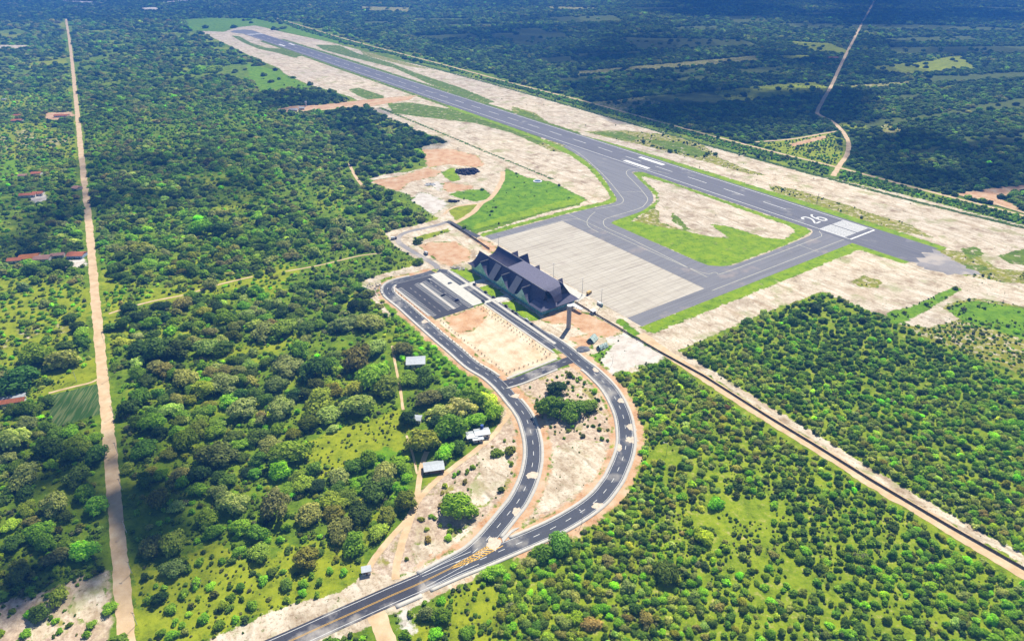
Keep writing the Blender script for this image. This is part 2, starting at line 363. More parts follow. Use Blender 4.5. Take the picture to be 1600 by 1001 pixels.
# service yard north of the car park
lc('sand', [(600,362),(640,354),(690,341),(704,348),(756,371),(785,388),(778,400),(731,414),(745,428),(735,437),(690,418),(600,434),(592,446),(594,470),(620,500),(600,490),(578,462),(563,440),(600,427),(648,414),(652,405),(622,388),(606,372)])
lc('orange', [(655,384),(675,378),(712,378),(735,392),(733,410),(718,418),(690,412),(668,396)]); lc('orange', [(744,373),(766,378),(778,388),(770,397),(750,384)])
lc('meadow', [(645,371),(672,364),(700,357),(704,361),(665,374),(650,378)])
# terminal surroundings
lc('sand', plan=Ws([(190,-425),(190,-352),(-12,-350),(-30,-380),(-60,-400),(-30,-430),(190,-436)]))
lc('lush', plan=Ws([(182,-424),(182,-409),(142,-409),(142,-424)])); lc('lush', plan=Ws([(132,-423),(132,-409),(104,-409),(104,-423)])); lc('lush', plan=Ws([(94,-423),(94,-409),(50,-409),(50,-416),(55,-424)]))
lc('orange', [(846,500),(858,486),(900,484),(930,494),(975,520),(950,528),(915,520),(890,505),(862,506)]); lc('orange', [(888,528),(930,520),(925,545),(905,540)])
lc('white', [(936,563),(955,540),(948,528),(978,520),(1006,536),(1042,560),(1027,565),(985,574),(954,586)])
lc('lush2', [(960,500),(970,497),(1004,524),(1020,542),(1010,540),(980,518)]); lc('lush2', [(918,556),(935,548),(960,537),(952,548),(938,562),(956,586),(950,590),(935,575)])
lc('rect', plan=Ws([(102,-499),(182,-499),(186,-488),(102,-486),(102,-436),(-7,-435),(-7,-499)]))
lc('orange', plan=Ws([(100,-480),(100,-440),(84,-442),(66,-470),(72,-482)]))
# loop roads: bare ground between and beside them
lc('weeds', [(800,605),(845,588),(887,574),(900,574),(917,587),(940,611),(955,638),(963,672),(961,710),(944,745),(917,773),(880,797),(827,824),(786,843),(802,817),(835,775),(848,737),(851,700),(848,680),(835,650),(812,620)])
lc('sand', [(862,700),(900,688),(940,690),(952,710),(940,738),(905,770),(860,795),(830,805),(845,775),(860,740)])
lc('weeds', [(786,606),(796,628),(810,652),(818,680),(818,705),(812,735),(800,762),(783,792),(762,818),(737,842),(702,862),(655,885),(620,908),(590,910),(572,892),(590,868),(615,835),(635,815),(648,790),(655,770),(690,742),(735,716),(762,690),(783,660),(784,640)])
lc('sand', [(745,700),(790,700),(800,730),(785,760),(760,790),(735,795),(735,760),(748,738)]); lc('sand', [(640,850),(700,845),(735,815),(745,822),(700,858),(650,880)])
lc('sand', [(285,1020),(420,957),(480,938),(525,927),(548,915),(575,892),(620,905),(660,888),(600,928),(520,957),(420,996),(370,1030)])
lc('weeds', [(-60,955),(0,940),(58,930),(130,900),(168,893),(171,985),(150,1060),(-60,1060)]); lc('sand', [(118,925),(140,905),(166,896),(167,930),(160,975),(130,975),(105,955)]); lc('sand', [(45,965),(75,950),(80,990),(50,1010)])
lc('meadow', [(640,972),(720,925),(762,902),(785,925),(775,970),(790,1040),(640,1040)]); lc('white', [(620,958),(636,952),(648,975),(645,990),(630,985)])
# meadows and clearings in the western woods
lc('meadow', [(480,690),(560,660),(622,640),(632,665),(628,700),(570,722),(500,745),(478,715)]); lc('meadow', [(590,800),(610,785),(625,790),(600,830),(575,845),(540,860),(520,845)])
lc('meadow', [(208,885),(262,880),(330,850),(400,880),(450,850),(500,850),(545,865),(570,890),(545,912),(500,927),(420,950),(285,1012),(215,1020),(210,940)])
lc('lush2', [(620,480),(650,500),(700,545),(740,580),(770,600),(780,625),(750,640),(690,600),(650,540),(615,500),(600,475)])
lc('lush2', [(540,745),(600,700),(630,710),(640,760),(600,770)])
lc('meadow', [(160,420),(182,436),(198,470),(205,515),(175,560),(166,520)]); lc('meadow', [(60,590),(110,572),(150,555),(154,592),(110,603),(72,615)])
lc('lush2', [(385,99),(437,111),(484,136),(440,140),(405,145),(392,125)]); lc('meadow', [(0,52),(38,53),(30,60),(0,60)]); lc('sand', [(-40,70),(45,71),(50,74),(20,76),(-40,76)])
lc('meadow', [(75,37),(102,35),(102,42),(85,42)]); lc('meadow', [(50,97),(103,92),(106,100),(40,108)]); lc('meadow', [(-40,195),(60,192),(118,215),(120,250),(60,235),(20,262),(-40,280)]); lc('dry', [(20,205),(50,200),(62,222),(40,232),(25,222)]); lc('dry', [(60,215),(110,214),(112,222),(80,232)]); lc('dry', [(-20,215),(12,212),(14,235),(-20,240)])
lc('lush2', [(-60,245),(25,250),(30,275),(0,292),(-60,300)]); lc('meadow', [(-20,150),(60,145),(70,160),(20,172),(-20,172)])
lc('meadow', [(-60,440),(60,430),(140,450),(142,490),(110,530),(60,552),(-60,600)]); lc('dry', [(20,515),(60,508),(70,520),(40,532)]); lc('dry', [(85,505),(118,500),(112,520),(90,522)]); lc('dry', [(-30,535),(18,528),(12,548),(-30,556)]); lc('dry', [(50,480),(80,475),(76,490)]); lc('garden', [(75,618),(152,600),(160,645),(82,668)])
lc('meadow', [(210,455),(330,440),(395,430),(440,412),(470,420),(440,440),(380,450),(300,470),(230,478)])
lc('meadow', [(420,530),(480,515),(500,520),(440,545),(350,560),(300,565),(340,548)])
lc('meadow', [(420,420),(445,425),(435,465),(418,475),(412,450)])
lc('white', [(215,13),(245,11),(250,16),(225,18)]); lc('white', [(95,1),(150,3),(180,6),(140,6),(100,4)]); lc('white', [(230,5),(265,2),(330,-2),(330,1),(270,5)])
lc('orange', [(72,176),(112,175),(118,181),(90,188),(70,186)]); lc('white', [(50,306),(72,305),(74,312),(55,318),(46,312)]); lc('white', [(88,408),(132,404),(132,412),(100,418)]); lc('white', [(108,410),(134,408),(136,414),(110,420)])
lc('orange', [(428,172),(452,166),(500,164),(570,156),(650,149),(640,156),(580,166),(500,172),(460,177)])
lc('orange', [(1487,303),(1540,295),(1620,288),(1620,294),(1560,308),(1600,330),(1540,316),(1525,310)]); lc('orange', [(1232,225),(1290,211),(1292,216),(1240,229)])
ROADS_D = []                                       # unpaved tracks: plan centre line, width
def track(n, pts, wd, plan=False):
    p = Gp(pts) if not plan else np.array(pts); ROADS_D.append((n, resample(smooth(p, 6), 2.5)[0], wd))
track('dirt_road', [(203,1030),(199,1001),(188,880),(176,750),(166,640),(160,590),(152,500),(144,410),(137,330),(128,250),(119,160),(113,100),(108,60),(103,30)], 7.6)
track('dirt_track', [(427,27),(470,40),(550,64),(700,103),(800,130),(920,160),(1040,193),(1200,235),(1307,261),(1440,296),(1600,337),(1750,378)], 6)
track('dirt_track', [(1366,2),(1349,33),(1336,58),(1322,85),(1310,110),(1300,132),(1287,155),(1277,174),(1281,180),(1297,188),(1311,199),(1321,212),(1326,225),(1323,242),(1312,258),(1302,275)], 7)
track('dirt_track', [(1180,222),(1240,217),(1290,208),(1311,205)], 5)
track('dirt_track', [(786,268),(785,280),(780,290),(774,300),(766,310),(752,318),(740,331),(721,343),(706,350)], 6.5)
track('dirt_track', [(752,318),(730,320),(712,323),(701,328),(694,335)], 4)
track('dirt_track', [(652,149),(610,155),(565,163),(520,170),(480,173),(445,175)], 7)
track('dirt_track', [(582,948),(594,975),(610,1015),(620,1050)], 8.5)
track('dirt_track', [(800,640),(784,662),(770,680),(740,706),(710,728),(680,752),(658,775),(648,790)], 3.6)
track('dirt_track', [(667,705),(660,725),(656,745),(652,770),(648,790),(636,812),(615,835),(590,865),(577,885)], 3.6)
track('dirt_track', [(648,790),(640,815),(628,850),(620,880),(618,905)], 4.2)
track('dirt_track', [(170,490),(195,482),(240,470),(290,460),(340,445),(395,432)], 2.6); track('dirt_track', [(440,425),(480,418),(510,412),(560,400),(600,395)], 2.0)
track('dirt_track', [(613,540),(618,570),(624,600),(630,640)], 2.0); track('dirt_track', [(635,680),(645,710),(652,740)], 1.4)
track('dirt_track', [(76,614),(110,605),(140,598),(153,592)], 2.2); track('dirt_track', [(545,255),(555,275),(566,290)], 4)
track('dirt_track', [(1000,522),(1034,546),(1100,590),(1200,654),(1280,702),(1360,753),(1440,800),(1600,896),(1700,955)], 9)
track('dirt_track', [(1525,308),(1570,323),(1620,338)], 5)
lcr('sand', [(1010,519),(1034,540),(1105,579),(1200,640),(1284,690),(1364,740),(1450,790),(1520,830),(1600,874),(1700,935)], 8)
# paved access roads (centre lines)
MAIN = Gp([(350,1046),(400,1024),(453,1001),(517,972),(560,953),(607,932),(660,909),(705,887),(742,871)])
LOOP = Gp([(660,907),(705,883),(735,866),(757,846.5),(771,830.5),(784,815),(796,800),(808,785),(816,771),(823.5,755),(830,735),(833.5,712),(832.5,690),(828.5,672),(822,653),(812.5,638),(803.5,627),(793,614),(780,600),(762,585),(737,570),(710.5,547),(686.5,527),(655,499.5),(640,486),(628,475.5),(618,468),(609,460),(605.5,453),(608,446),(618,440.5),(632,437),(648,433),(664,429),(677,424.5)])
LOOP2 = Gp([(665,909.5),(714,888),(750,874),(771,865),(793.5,855.5),(816,846),(838,836.5),(859,827),(878.5,817),(896.5,806.5),(913,796),(927,785.5),(940,773.5),(950.5,760),(959.5,747),(966,733),(971.5,720),(976,706),(978.5,688),(976.5,664),(973,648),(966,631),(956,613),(946,600),(934,588),(922,577),(907,566),(889.5,551),(870,536.5),(849,523),(820,504),(805,495),(790,484.5),(773.5,474),(755.5,461.5),(739,449.5),(724,440),(709,430.5),(698,425),(684,423)])
LINK = Gp([(786,601),(809.5,594),(835,584),(859,574),(880,566),(897,560)])
RD = {k: resample(smooth(v, 6), 2.0)[0] for k, v in dict(main=MAIN, loop=LOOP, loop2=LOOP2, link=LINK).items()}
for k in ('loop', 'loop2', 'main'):
    p_ = resample(RD[k], 12)[0]; y_ = toimg(p_)[1]
    if k == 'loop2': p_ = p_[(y_ > 545) & (np.arange(len(p_)) > 3)]
    LC.append(('orange' if k != 'main' else 'sand', ribbon(p_, -11.5, 10.0)))

# ------------------------------------------------------------------ ground: one sheet with the land cover as distances
CL = ['plant', 'dark', 'field', 'dry', 'turf', 'meadow', 'lush2', 'lush', 'garden', 'weeds', 'sand', 'rect', 'orange', 'white']
ys = np.r_[[-9000, -3000, -800, -200, 40], 100*np.exp(np.arange(0, 770)*.0058)]
ys = ys[ys < 9000]; ys = np.r_[ys, 9000]
wdt = np.where(ys < 100, np.where(ys < -500, 9000, 1200), ys)
NC = 880; sv = np.linspace(-1.55, 1.55, NC)
X = np.outer(wdt, sv); X[:3] = np.linspace(-9300, 9300, NC); Y = np.repeat(ys[:, None], NC, 1)
P = np.stack([X, Y], -1).reshape(-1, 2)
MAR = 40.0
fld = {c: np.full(len(P), -MAR, np.float32) for c in CL}
for c, poly in LC:
    lo = poly.min(0)-MAR; hi = poly.max(0)+MAR
    idx = np.where((P[:, 0] > lo[0]) & (P[:, 0] < hi[0]) & (P[:, 1] > lo[1]) & (P[:, 1] < hi[1]))[0]
    if not len(idx): continue
    q = P[idx]; d2 = np.full(len(idx), 1e12); n = len(poly)
    for i in range(n):
        a = poly[i]; b = poly[(i+1) % n]; ab = b-a; L = ab@ab
        if L < 1e-9: continue
        t = np.clip(((q-a)@ab)/L, 0, 1); e = q-a-t[:, None]*ab; d2 = np.minimum(d2, (e*e).sum(1))
    d = np.sqrt(d2); d = np.where(inpoly(q[:, 0], q[:, 1], poly), d, -d); d = np.clip(d, -MAR, MAR)
    for k in CL:
        if k == c: fld[k][idx] = np.maximum(fld[k][idx], d)
        else: fld[k][idx] = np.minimum(fld[k][idx], -d)
def ground_mat():
    m, t, b = newmat('ground'); c = coords(t)
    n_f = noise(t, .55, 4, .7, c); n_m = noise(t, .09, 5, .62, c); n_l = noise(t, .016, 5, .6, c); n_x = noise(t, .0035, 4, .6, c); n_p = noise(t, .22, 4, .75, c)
    st = noise(t, 1, 5, .65, coords(t, -AX, (.035, .22, 1))); st2 = noise(t, 1, 4, .6, coords(t, -AX, (.012, .10, 1)))
    ragn = math_(t, 'SUBTRACT', noise(t, .13, 5, .7, c), .5)
    def grass(a, b_, c_, hi):
        a, b_, c_, hi = [(x[0]*k*1.12, x[1]*k, x[2]*k*.45) for x, k in ((a, 1.1), (b_, 1.2), (c_, 1.28), (hi, 1.36))]
        col = ramp(t, n_m, [(.34, a), (.47, b_), (.62, c_)]); col = mixc(t, ramp(t, n_f, [(.35, (0, 0, 0)), (.75, (.7, .7, .7))]), col, hi)
        return mixc(t, ramp(t, n_p, [(.32, (.7, .7, .7)), (.46, (0, 0, 0))]), col, tuple(x*.5 for x in a))
    base = grass((.030, .070, .010), (.070, .150, .014), (.130, .210, .022), (.14, .23, .03))
    base = mixc(t, ramp(t, n_l, [(.52, (0, 0, 0)), (.66, (1, 1, 1))]), base, grass((.10, .17, .015), (.17, .25, .02), (.24, .29, .04), (.26, .32, .05)))
    base = mixc(t, ramp(t, n_l, [(.26, (1, 1, 1)), (.36, (0, 0, 0))]), base, grass((.015, .07, .01), (.03, .13, .012), (.06, .19, .015), (.08, .2, .02)))
    sandc = ramp(t, n_m, [(.28, (.48, .37, .25)), (.42, (.62, .52, .38)), (.56, (.74, .66, .54)), (.75, (.82, .76, .66))])
    sandc = mixc(t, .5, sandc, ramp(t, st, [(.3, (.44, .32, .23)), (.46, (.64, .53, .44)), (.6, (.74, .66, .58)), (.72, (.80, .75, .70))]))
    sandc = mixc(t, ramp(t, st2, [(.56, (0, 0, 0)), (.66, (.65, .65, .65))]), sandc, (.50, .37, .25))
    sandc = mixc(t, ramp(t, noise(t, 1, 5, .7, coords(t, -AX, (.05, .3, 1))), [(.30, (.8, .8, .8)), (.38, (0, 0, 0))]), sandc, (.27, .21, .14))
    sandc = mixc(t, math_(t, 'MULTIPLY', ramp(t, n_p, [(.34, (1, 1, 1)), (.40, (0, 0, 0))]), ramp(t, n_l, [(.40, (0, 0, 0)), (.60, (1, 1, 1))])), sandc, (.15, .19, .05))
    sandc = mixc(t, ramp(t, n_f, [(.34, (.85, .85, .85)), (.47, (0, 0, 0))]), sandc, (.36, .26, .18))
    sandc = mixc(t, 1, sandc, ramp(t, noise(t, .045, 6, .7, c), [(.34, (.62, .56, .48)), (.48, (.98, .97, .92)), (.62, (1.1, 1.09, 1.06))]), 'MULTIPLY')
    tw = N(t, 'ShaderNodeTexWave', bands_direction='Y'); tw.inputs['Scale'].default_value = .018; tw.inputs['Distortion'].default_value = 9; tw.inputs['Detail'].default_value = 4; tw.inputs['Detail Scale'].default_value = .6; t.links.new(coords(t, -AX), tw.inputs[0])
    sandc = mixc(t, math_(t, 'MULTIPLY', ramp(t, tw.outputs[0], [(.0, (1, 1, 1)), (.06, (0, 0, 0))]), ramp(t, n_m, [(.45, (0, 0, 0)), (.6, (.7, .7, .7))])), sandc, (.30, .24, .15))
    sandc = mixc(t, ramp(t, noise(t, .03, 5, .65, c), [(.56, (0, 0, 0)), (.66, (.65, .65, .65))]), sandc, (.30, .32, .10))
    lay = {}
    lay['plant'] = mixc(t, ramp(t, n_p, [(.55, (0, 0, 0)), (.68, (1, 1, 1))]), grass((.06, .13, .01), (.12, .21, .014), (.18, .26, .02), (.21, .28, .03)), ramp(t, n_m, [(.35, (.30, .34, .04)), (.65, (.52, .44, .18))]))
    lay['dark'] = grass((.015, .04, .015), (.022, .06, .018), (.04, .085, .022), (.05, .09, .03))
    lay['field'] = grass((.035, .07, .028), (.055, .095, .034), (.075, .115, .042), (.09, .12, .05))
    lay['dry'] = mixc(t, ramp(t, noise(t, .16, 5, .72, c), [(.50, (0, 0, 0)), (.62, (1, 1, 1))]), grass((.09, .14, .02), (.15, .19, .03), (.2, .22, .04), (.24, .25, .06)), sandc)
    lay['turf'] = mixc(t, ramp(t, noise(t, .10, 5, .74, c), [(.56, (0, 0, 0)), (.66, (1, 1, 1))]), grass((.045, .10, .012), (.075, .15, .014), (.11, .19, .02), (.13, .19, .03)), sandc)
    lay['meadow'] = grass((.09, .15, .012), (.16, .23, .016), (.22, .28, .025), (.24, .30, .04))
    lay['lush2'] = grass((.04, .13, .008), (.08, .21, .010), (.13, .26, .014), (.15, .28, .03))
    lay['lush'] = grass((.06, .16, .006), (.12, .25, .008), (.18, .29, .010), (.21, .32, .02))
    lay['lush'] = mixc(t, ramp(t, noise(t, .12, 6, .75, c), [(.60, (0, 0, 0)), (.68, (.8, .8, .8))]), lay['lush'], ramp(t, n_f, [(.4, (.30, .28, .10)), (.6, (.60, .52, .36))]))
    lay['garden'] = ramp(t, noise(t, 1, 2, .5, coords(t, R(-10), (.9, .05, 1))), [(.45, (.05, .12, .02)), (.62, (.18, .22, .08))])
    lay['weeds'] = mixc(t, ramp(t, noise(t, .35, 5, .75, c), [(.40, (0, 0, 0)), (.56, (1, 1, 1))]), mixc(t, n_l, (.36, .26, .18), (.42, .31, .24)), mixc(t, .4, sandc, (.66, .48, .37)))
    lay['weeds'] = mixc(t, ramp(t, noise(t, .05, 4, .7, c), [(.56, (0, 0, 0)), (.64, (.85, .85, .85))]), lay['weeds'], grass((.08, .13, .02), (.15, .18, .03), (.2, .22, .04), (.24, .25, .06)))
    lay['sand'] = sandc
    lay['rect'] = mixc(t, .6, sandc, ramp(t, n_m, [(.3, (.60, .38, .22)), (.5, (.78, .60, .42)), (.7, (.82, .70, .54))]))
    lay['orange'] = mixc(t, ramp(t, n_f, [(.4, (0, 0, 0)), (.6, (.6, .6, .6))]), ramp(t, n_m, [(.3, (.40, .18, .08)), (.46, (.58, .32, .16)), (.6, (.66, .46, .30)), (.75, (.72, .60, .46))]), (.62, .44, .30))
    lay['white'] = mixc(t, ramp(t, n_p, [(.3, (.7, .7, .7)), (.42, (0, 0, 0))]), ramp(t, n_m, [(.3, (.50, .42, .36)), (.5, (.68, .62, .56)), (.7, (.76, .72, .67))]), (.30, .24, .18))
    col = base
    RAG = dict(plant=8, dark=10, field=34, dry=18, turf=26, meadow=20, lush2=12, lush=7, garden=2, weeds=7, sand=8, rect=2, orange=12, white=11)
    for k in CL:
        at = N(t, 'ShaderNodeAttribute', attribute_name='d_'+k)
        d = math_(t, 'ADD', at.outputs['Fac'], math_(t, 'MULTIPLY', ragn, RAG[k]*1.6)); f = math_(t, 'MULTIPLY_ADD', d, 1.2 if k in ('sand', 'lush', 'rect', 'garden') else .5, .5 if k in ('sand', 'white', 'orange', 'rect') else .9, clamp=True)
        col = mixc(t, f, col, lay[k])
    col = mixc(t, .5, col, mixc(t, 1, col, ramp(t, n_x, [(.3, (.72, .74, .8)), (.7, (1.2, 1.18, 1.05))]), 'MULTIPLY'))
    t.links.new(col, b.inputs['Base Color']); b.inputs['Roughness'].default_value = .95; b.inputs['Specular IOR Level'].default_value = .1
    bp = N(t, 'ShaderNodeBump'); bp.inputs['Strength'].default_value = .35; bp.inputs['Distance'].default_value = .6; t.links.new(n_f, bp.inputs['Height']); t.links.new(bp.outputs[0], b.inputs['Normal'])
    return m
M['ground'] = ground_mat()
nr = len(ys); ii = np.arange(nr*NC).reshape(nr, NC)
quads = np.stack([ii[:-1, :-1], ii[:-1, 1:], ii[1:, 1:], ii[1:, :-1]], -1).reshape(-1, 4)
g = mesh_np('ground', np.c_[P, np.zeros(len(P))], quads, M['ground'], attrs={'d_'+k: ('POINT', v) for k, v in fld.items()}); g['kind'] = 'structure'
def dirt_mat():
    m, t, b = newmat('dirt'); c = coords(t); n = noise(t, .12, 5, .65, c); n2 = noise(t, .8, 3, .7, c)
    col = ramp(t, n, [(.3, (.50, .34, .17)), (.5, (.66, .47, .27)), (.7, (.76, .60, .39))]); col = mixc(t, ramp(t, n2, [(.4, (0, 0, 0)), (.7, (.5, .5, .5))]), col, (.60, .43, .30))
    t.links.new(col, b.inputs['Base Color']); b.inputs['Roughness'].default_value = .95; return m
M['dirt'] = dirt_mat(); M['drift'] = simple('pale_sand', (.66,.55,.43), .95, .2, .5)
# lagoon at the far edge
def water_mat():
    m, t, b = newmat('water'); b.inputs['Base Color'].default_value = (.16, .27, .50, 1); b.inputs['Roughness'].default_value = .25; return m
M['water'] = water_mat()
sheet('water', Gp([(118,-30),(300,-30),(262,-2),(240,3),(205,5),(175,4.5),(150,2),(130,-4)]), .05, M['water'])

# ------------------------------------------------------------------ tracks, runway, apron, access roads
for i, (n, p, wd) in enumerate(ROADS_D):
    k = np.arange(len(p)); s1 = np.stack([k*2.5, k*0+31.*i], -1); j = lambda a: (vnoise(s1+a, 9.)-.5)*.13*wd+(vnoise(s1+a, 2.6)-.5)*.13*wd
    nn = normals(p); L = p+nn*(-wd/2+j(3)[:, None]); Rr = p+nn*(wd/2+j(90)[:, None])
    strips(n, [(L, Rr)], .03+.004*i, M['dirt'])
def jit(poly, amp, step=2.):
    p = np.vstack([poly, poly[:1]]); q, _ = resample(np.array(p), step); q = q[:-1]; return q+(np.stack([vnoise(q, 3., 5), vnoise(q, 3., 9)], -1)-.5)*amp
rw = RWs([(2215,-30.5),(2215,25),(-72,29),(-68,22),(-74,14),(-66,4),(-76,-6),(-70,-14),(-78,-22),(-72,-30),(-6,-32),(40,-33),(520,-36)])
sheet('runway', rw, .05, M['asphalt_runway'])
sheet('runway_turning_pad', RWs([(2214,-30),(2214,25),(2300,26),(2335,10),(2330,-30),(2290,-52),(2240,-44)]), .054, M['asphalt_taxi'])
sheet('taxiway', Ws([(-10,-348),(-10,-33),(2,-31.5),(31,-31.5),(39,-33),(33,-40),(29,-52),(26,-129),(27,-186),(32,-196),(41,-205),(60,-206.5),(236,-206.5),(236,-248),(222,-248.5),(8,-248.5),(8,-348)]), .058, M['asphalt_taxi_b'])
TL = Gp([(879,229),(904,243),(924,258),(942,277),(956,298),(963,309),(962,315),(952,319),(925,325),(880,336),(860,341)]); TR = Gp([(945,352.5),(954,351),(960,345),(1000,331),(1017,319),(1021,310),(1016,298),(1002,284),(992,274),(987.5,269),(1000,268.5),(1012,271)])
sheet('taxiway', np.vstack([smooth(TL, 4), Ws([(236,-249),(190,-249),(186,-206)]), smooth(TR, 4), RWs([(305,-30),(470,-30)])]), .062, M['asphalt_taxi'])
sheet('apron_edge', Ws([(222,-348),(236,-348),(236,-248),(222,-248)]), .060, M['asphalt_taxi'])
sheet('apron', Ws([(8,-348),(222,-348),(222,-248.5),(8,-248.5)]), .066, M['apron'])
# painted markings of the airfield
qs = []
def q4(u0, u1, t0, t1, f=RW): qs.append((np.array([f(u0, t0), f(u1, t0)]), np.array([f(u0, t1), f(u1, t1)])))
q4(-2, 2205, 23.2, 24.1); q4(-2, 300, -24.6, -23.7); q4(300, 2205, -24.6, -23.7)
for k in range(34):
    u = 96+62*k
    if u < 2120: q4(u, u+33, -.55, .45)
for sgn in (-1, 1):
    for k in range(8): q4(4, 35, sgn*(1.5+2.8*k)-.3+(0 if sgn > 0 else -1.55), sgn*(1.5+2.8*k)-.3+(1.55 if sgn > 0 else 0))
q4(-4, -2, -24, 24)
for t0 in (-19.5, 11): q4(312, 362, t0, t0+7)
for t0 in (-19.5, 11): q4(1840, 1890, t0, t0+7)
for sgn in (-1, 1):
    for k in range(8): q4(2166, 2197, sgn*(1.5+2.8*k)-.3+(0 if sgn > 0 else -1.55), sgn*(1.5+2.8*k)-.3+(1.55 if sgn > 0 else 0))
def digit(pts, t0, u0, sx=4.5, sy=20, wd=2.2, flip=1):
    p = np.array([RW(u0+flip*b*sy, t0-flip*a*sx*-1) for a, b in smooth(pts, 5)]); qs.append(band(resample(p, .7)[0], -wd/2, wd/2))
two = [(-.95,.78),(-.8,.97),(0,1.02),(.85,.95),(.98,.72),(.7,.5),(0,.3),(-.8,.12),(-.98,.02),(-.98,0)]
six = [(.85,.98),(.2,.95),(-.6,.75),(-.95,.4),(-.95,.15),(-.5,0),(.3,-.02),(.9,.1),(.95,.35),(.5,.5),(-.2,.5),(-.85,.36)]
digit(two, -7.6, 47); digit([(-1,0.02),(0,0.02),(1,0.02)], -7.6, 47); digit(six, 6.2, 47)
strips('runway_markings', qs, .09, M['white_paint'])
def line(pts, wd=.5, plan=None):
    p = Gp(pts) if plan is None else np.array(plan); return band(resample(smooth(p, 5), 2)[0], -wd/2, wd/2)
ty = [line([(880,225),(905,240),(930,261),(948,279),(960,293),(971,307),(974,312),(972,317),(962,321),(930,327)], .7),
 line([(1046,272),(1010,264.5),(990,264),(980,267),(979,272),(986,280),(997,291),(1007,303),(1012,311),(1008,319),(998,326),(955,339),(945,343),(943,349),(950,357),(985,373),(1105,433)], .7),
 line([(972,300),(1003,299.5)], .5), line([(930,331),(922,338),(917,347),(921,355),(935,363)], .6)]
ty += [line(None, .6, Ws([(31,-30),(29,-33),(22,-40),(20,-60),(20,-200),(26,-212),(50,-226),(236,-228)])), line(None, .6, Ws([(1,-30),(1,-246)])), line(None, .5, Ws([(23,-84),(-4,-84)])), line(None, .5, Ws([(212,-228),(222,-240),(224,-300)]))]
strips('taxiway_markings', ty, .085, M['pale_yellow_paint'])
# access roads
ZR = dict(main=.11, loop=.12, loop2=.125, link=.13)
def road(k, hw): strips('access_road', [band(RD[k], -hw, hw)], ZR[k], M['asphalt_dusty' if k in ('main', 'link') else 'asphalt_road'])
road('main', 6.2); road('loop', 4.7); road('loop2', 4.9); road('link', 4.6)
sheet('access_road', Ws([(5,-434.4),(182,-434.4),(182,-427.4),(5,-427.4)]), .105, M['asphalt_road'])
# pavements with kerbs, raised 0.14 m over the bare ground and 0.12 over the road
def clip(p, off, keep): 
    q = p+normals(p)*off; x, y, _ = toimg(q); m = keep(x, y); out = []; cur = []
    for a, ok in zip(range(len(p)), m):
        if ok: cur.append(a)
        elif cur: out.append(cur); cur = []
    if cur: out.append(cur)
    return [c for c in out if len(c) > 2]
segs = []
def pave(k, a, b, keep=lambda x, y: x > -1e9):
    p = RD[k]; n = normals(p)
    for c in clip(p, (a+b)/2, keep): segs.append((p[c]+n[c]*a, p[c]+n[c]*b))
out_loop = lambda x, y: (y < 857) | (x < 700)
pave('loop', 4.7, 6.9, lambda x, y: ~((x > 640) & (y < 437)) & ((y < 880) | (x > 640)))                     # outer side of the west arm
pave('loop', -6.8, -4.7, lambda x, y: ((y < 840) & (y > 622)) | ((y < 588) & (y > 452)) | (x < 620) & (y < 600))
pave('loop2', -7.0, -4.9, lambda x, y: (x > 663) & (y > 520))
pave('loop2', 4.9, 6.9, lambda x, y: (x > 792) & (y > 577))
pave('link', -6.4, -4.6, lambda x, y: (x > 789) & (x < 873))
pave('main', -8.8, -6.2, lambda x, y: (x > 618) & (x < 661))
strips('pavement', segs, .26, M['kerb'], thick=.30)
sheet('pavement', np.vstack([smooth(Gp([(784,841),(800,827),(812,824),(800,832),(790,843),(786,848)]), 3)]), .27, M['kerb'])
sheet('pavement', Ws([(-9.4,-487),(-9.4,-439),(-7.2,-439),(-7.2,-487)]), .262, M['kerb'], thick=.3)
# road markings
wm = []; ym = []
for k, o in (('loop', 4.1), ('loop2', 4.25)):
    wm += [band(RD[k], o-.09, o+.11), band(RD[k], -o-.11, -o+.09)]; wm += dashes(RD[k], 0, .28, 4.5, 6.5, 20)
wm += dashes(RD['link'], 0, .25, 4, 6, 5); wm += [band(RD['main'], 4.7, 4.95), band(RD['main'], -4.95, -4.7)]
ym += [band(RD['main'], -.4, -.18), band(RD['main'], .18, .4)]
strips('road_markings', wm, .142, M['white_paint'])
HA = Gp([(705,886),(722,876.5),(740,866),(756,856),(766,850)]); HB = Gp([(705,888),(724,882),(745,874),(765,863.5),(786,852)])
ha, _ = resample(HA, .5); hb, _ = resample(HB, .5); ym += [band(ha, -.25, .25), band(hb, -.25, .25)]
for k in range(11):
    f0 = .16+k*.072; a = ha[int(f0*(len(ha)-1))]; b = hb[min(len(hb)-1, int((f0+.035)*(len(hb)-1)))]; ym.append(band(np.array([a, (a+b)/2, b]), -.35, .35))
strips('road_markings', ym, .146, M['yellow_paint'])
# drifts of sand lying on the roads
def blob(x, y, r, sd, ex=1.0, ang=0):
    c = G(x, y); out = []
    for k in range(40):
        a = 2*math.pi*k/40; rr = r*(.55+.5*float(vnoise(np.array([math.cos(a)*2+sd*7.3, math.sin(a)*2]), 1.))+.35*float(vnoise(np.array([math.cos(a)*6+sd*7.3, math.sin(a)*6]), 1.)))
        v = np.array([math.cos(a)*rr*ex, math.sin(a)*rr]); ca, sa = math.cos(ang), math.sin(ang); out.append(c+np.array([v[0]*ca-v[1]*sa, v[0]*sa+v[1]*ca]))
    return out
for i, (x, y, r) in enumerate([(665,502,3.0),(972,626,2.6),(987,668,3.0),(987,687,3.3),(932,577,2.8),(966,699,2.6),(834,742,3.2),(807,799,2.6),(936,791,3.2),(771,849,3.8),(806,618,2.6)]):
    o = sheet('sand_drift', blob(x, y, r, i, 1.3, random.random()*3), .15+.0005*i, M['drift'])
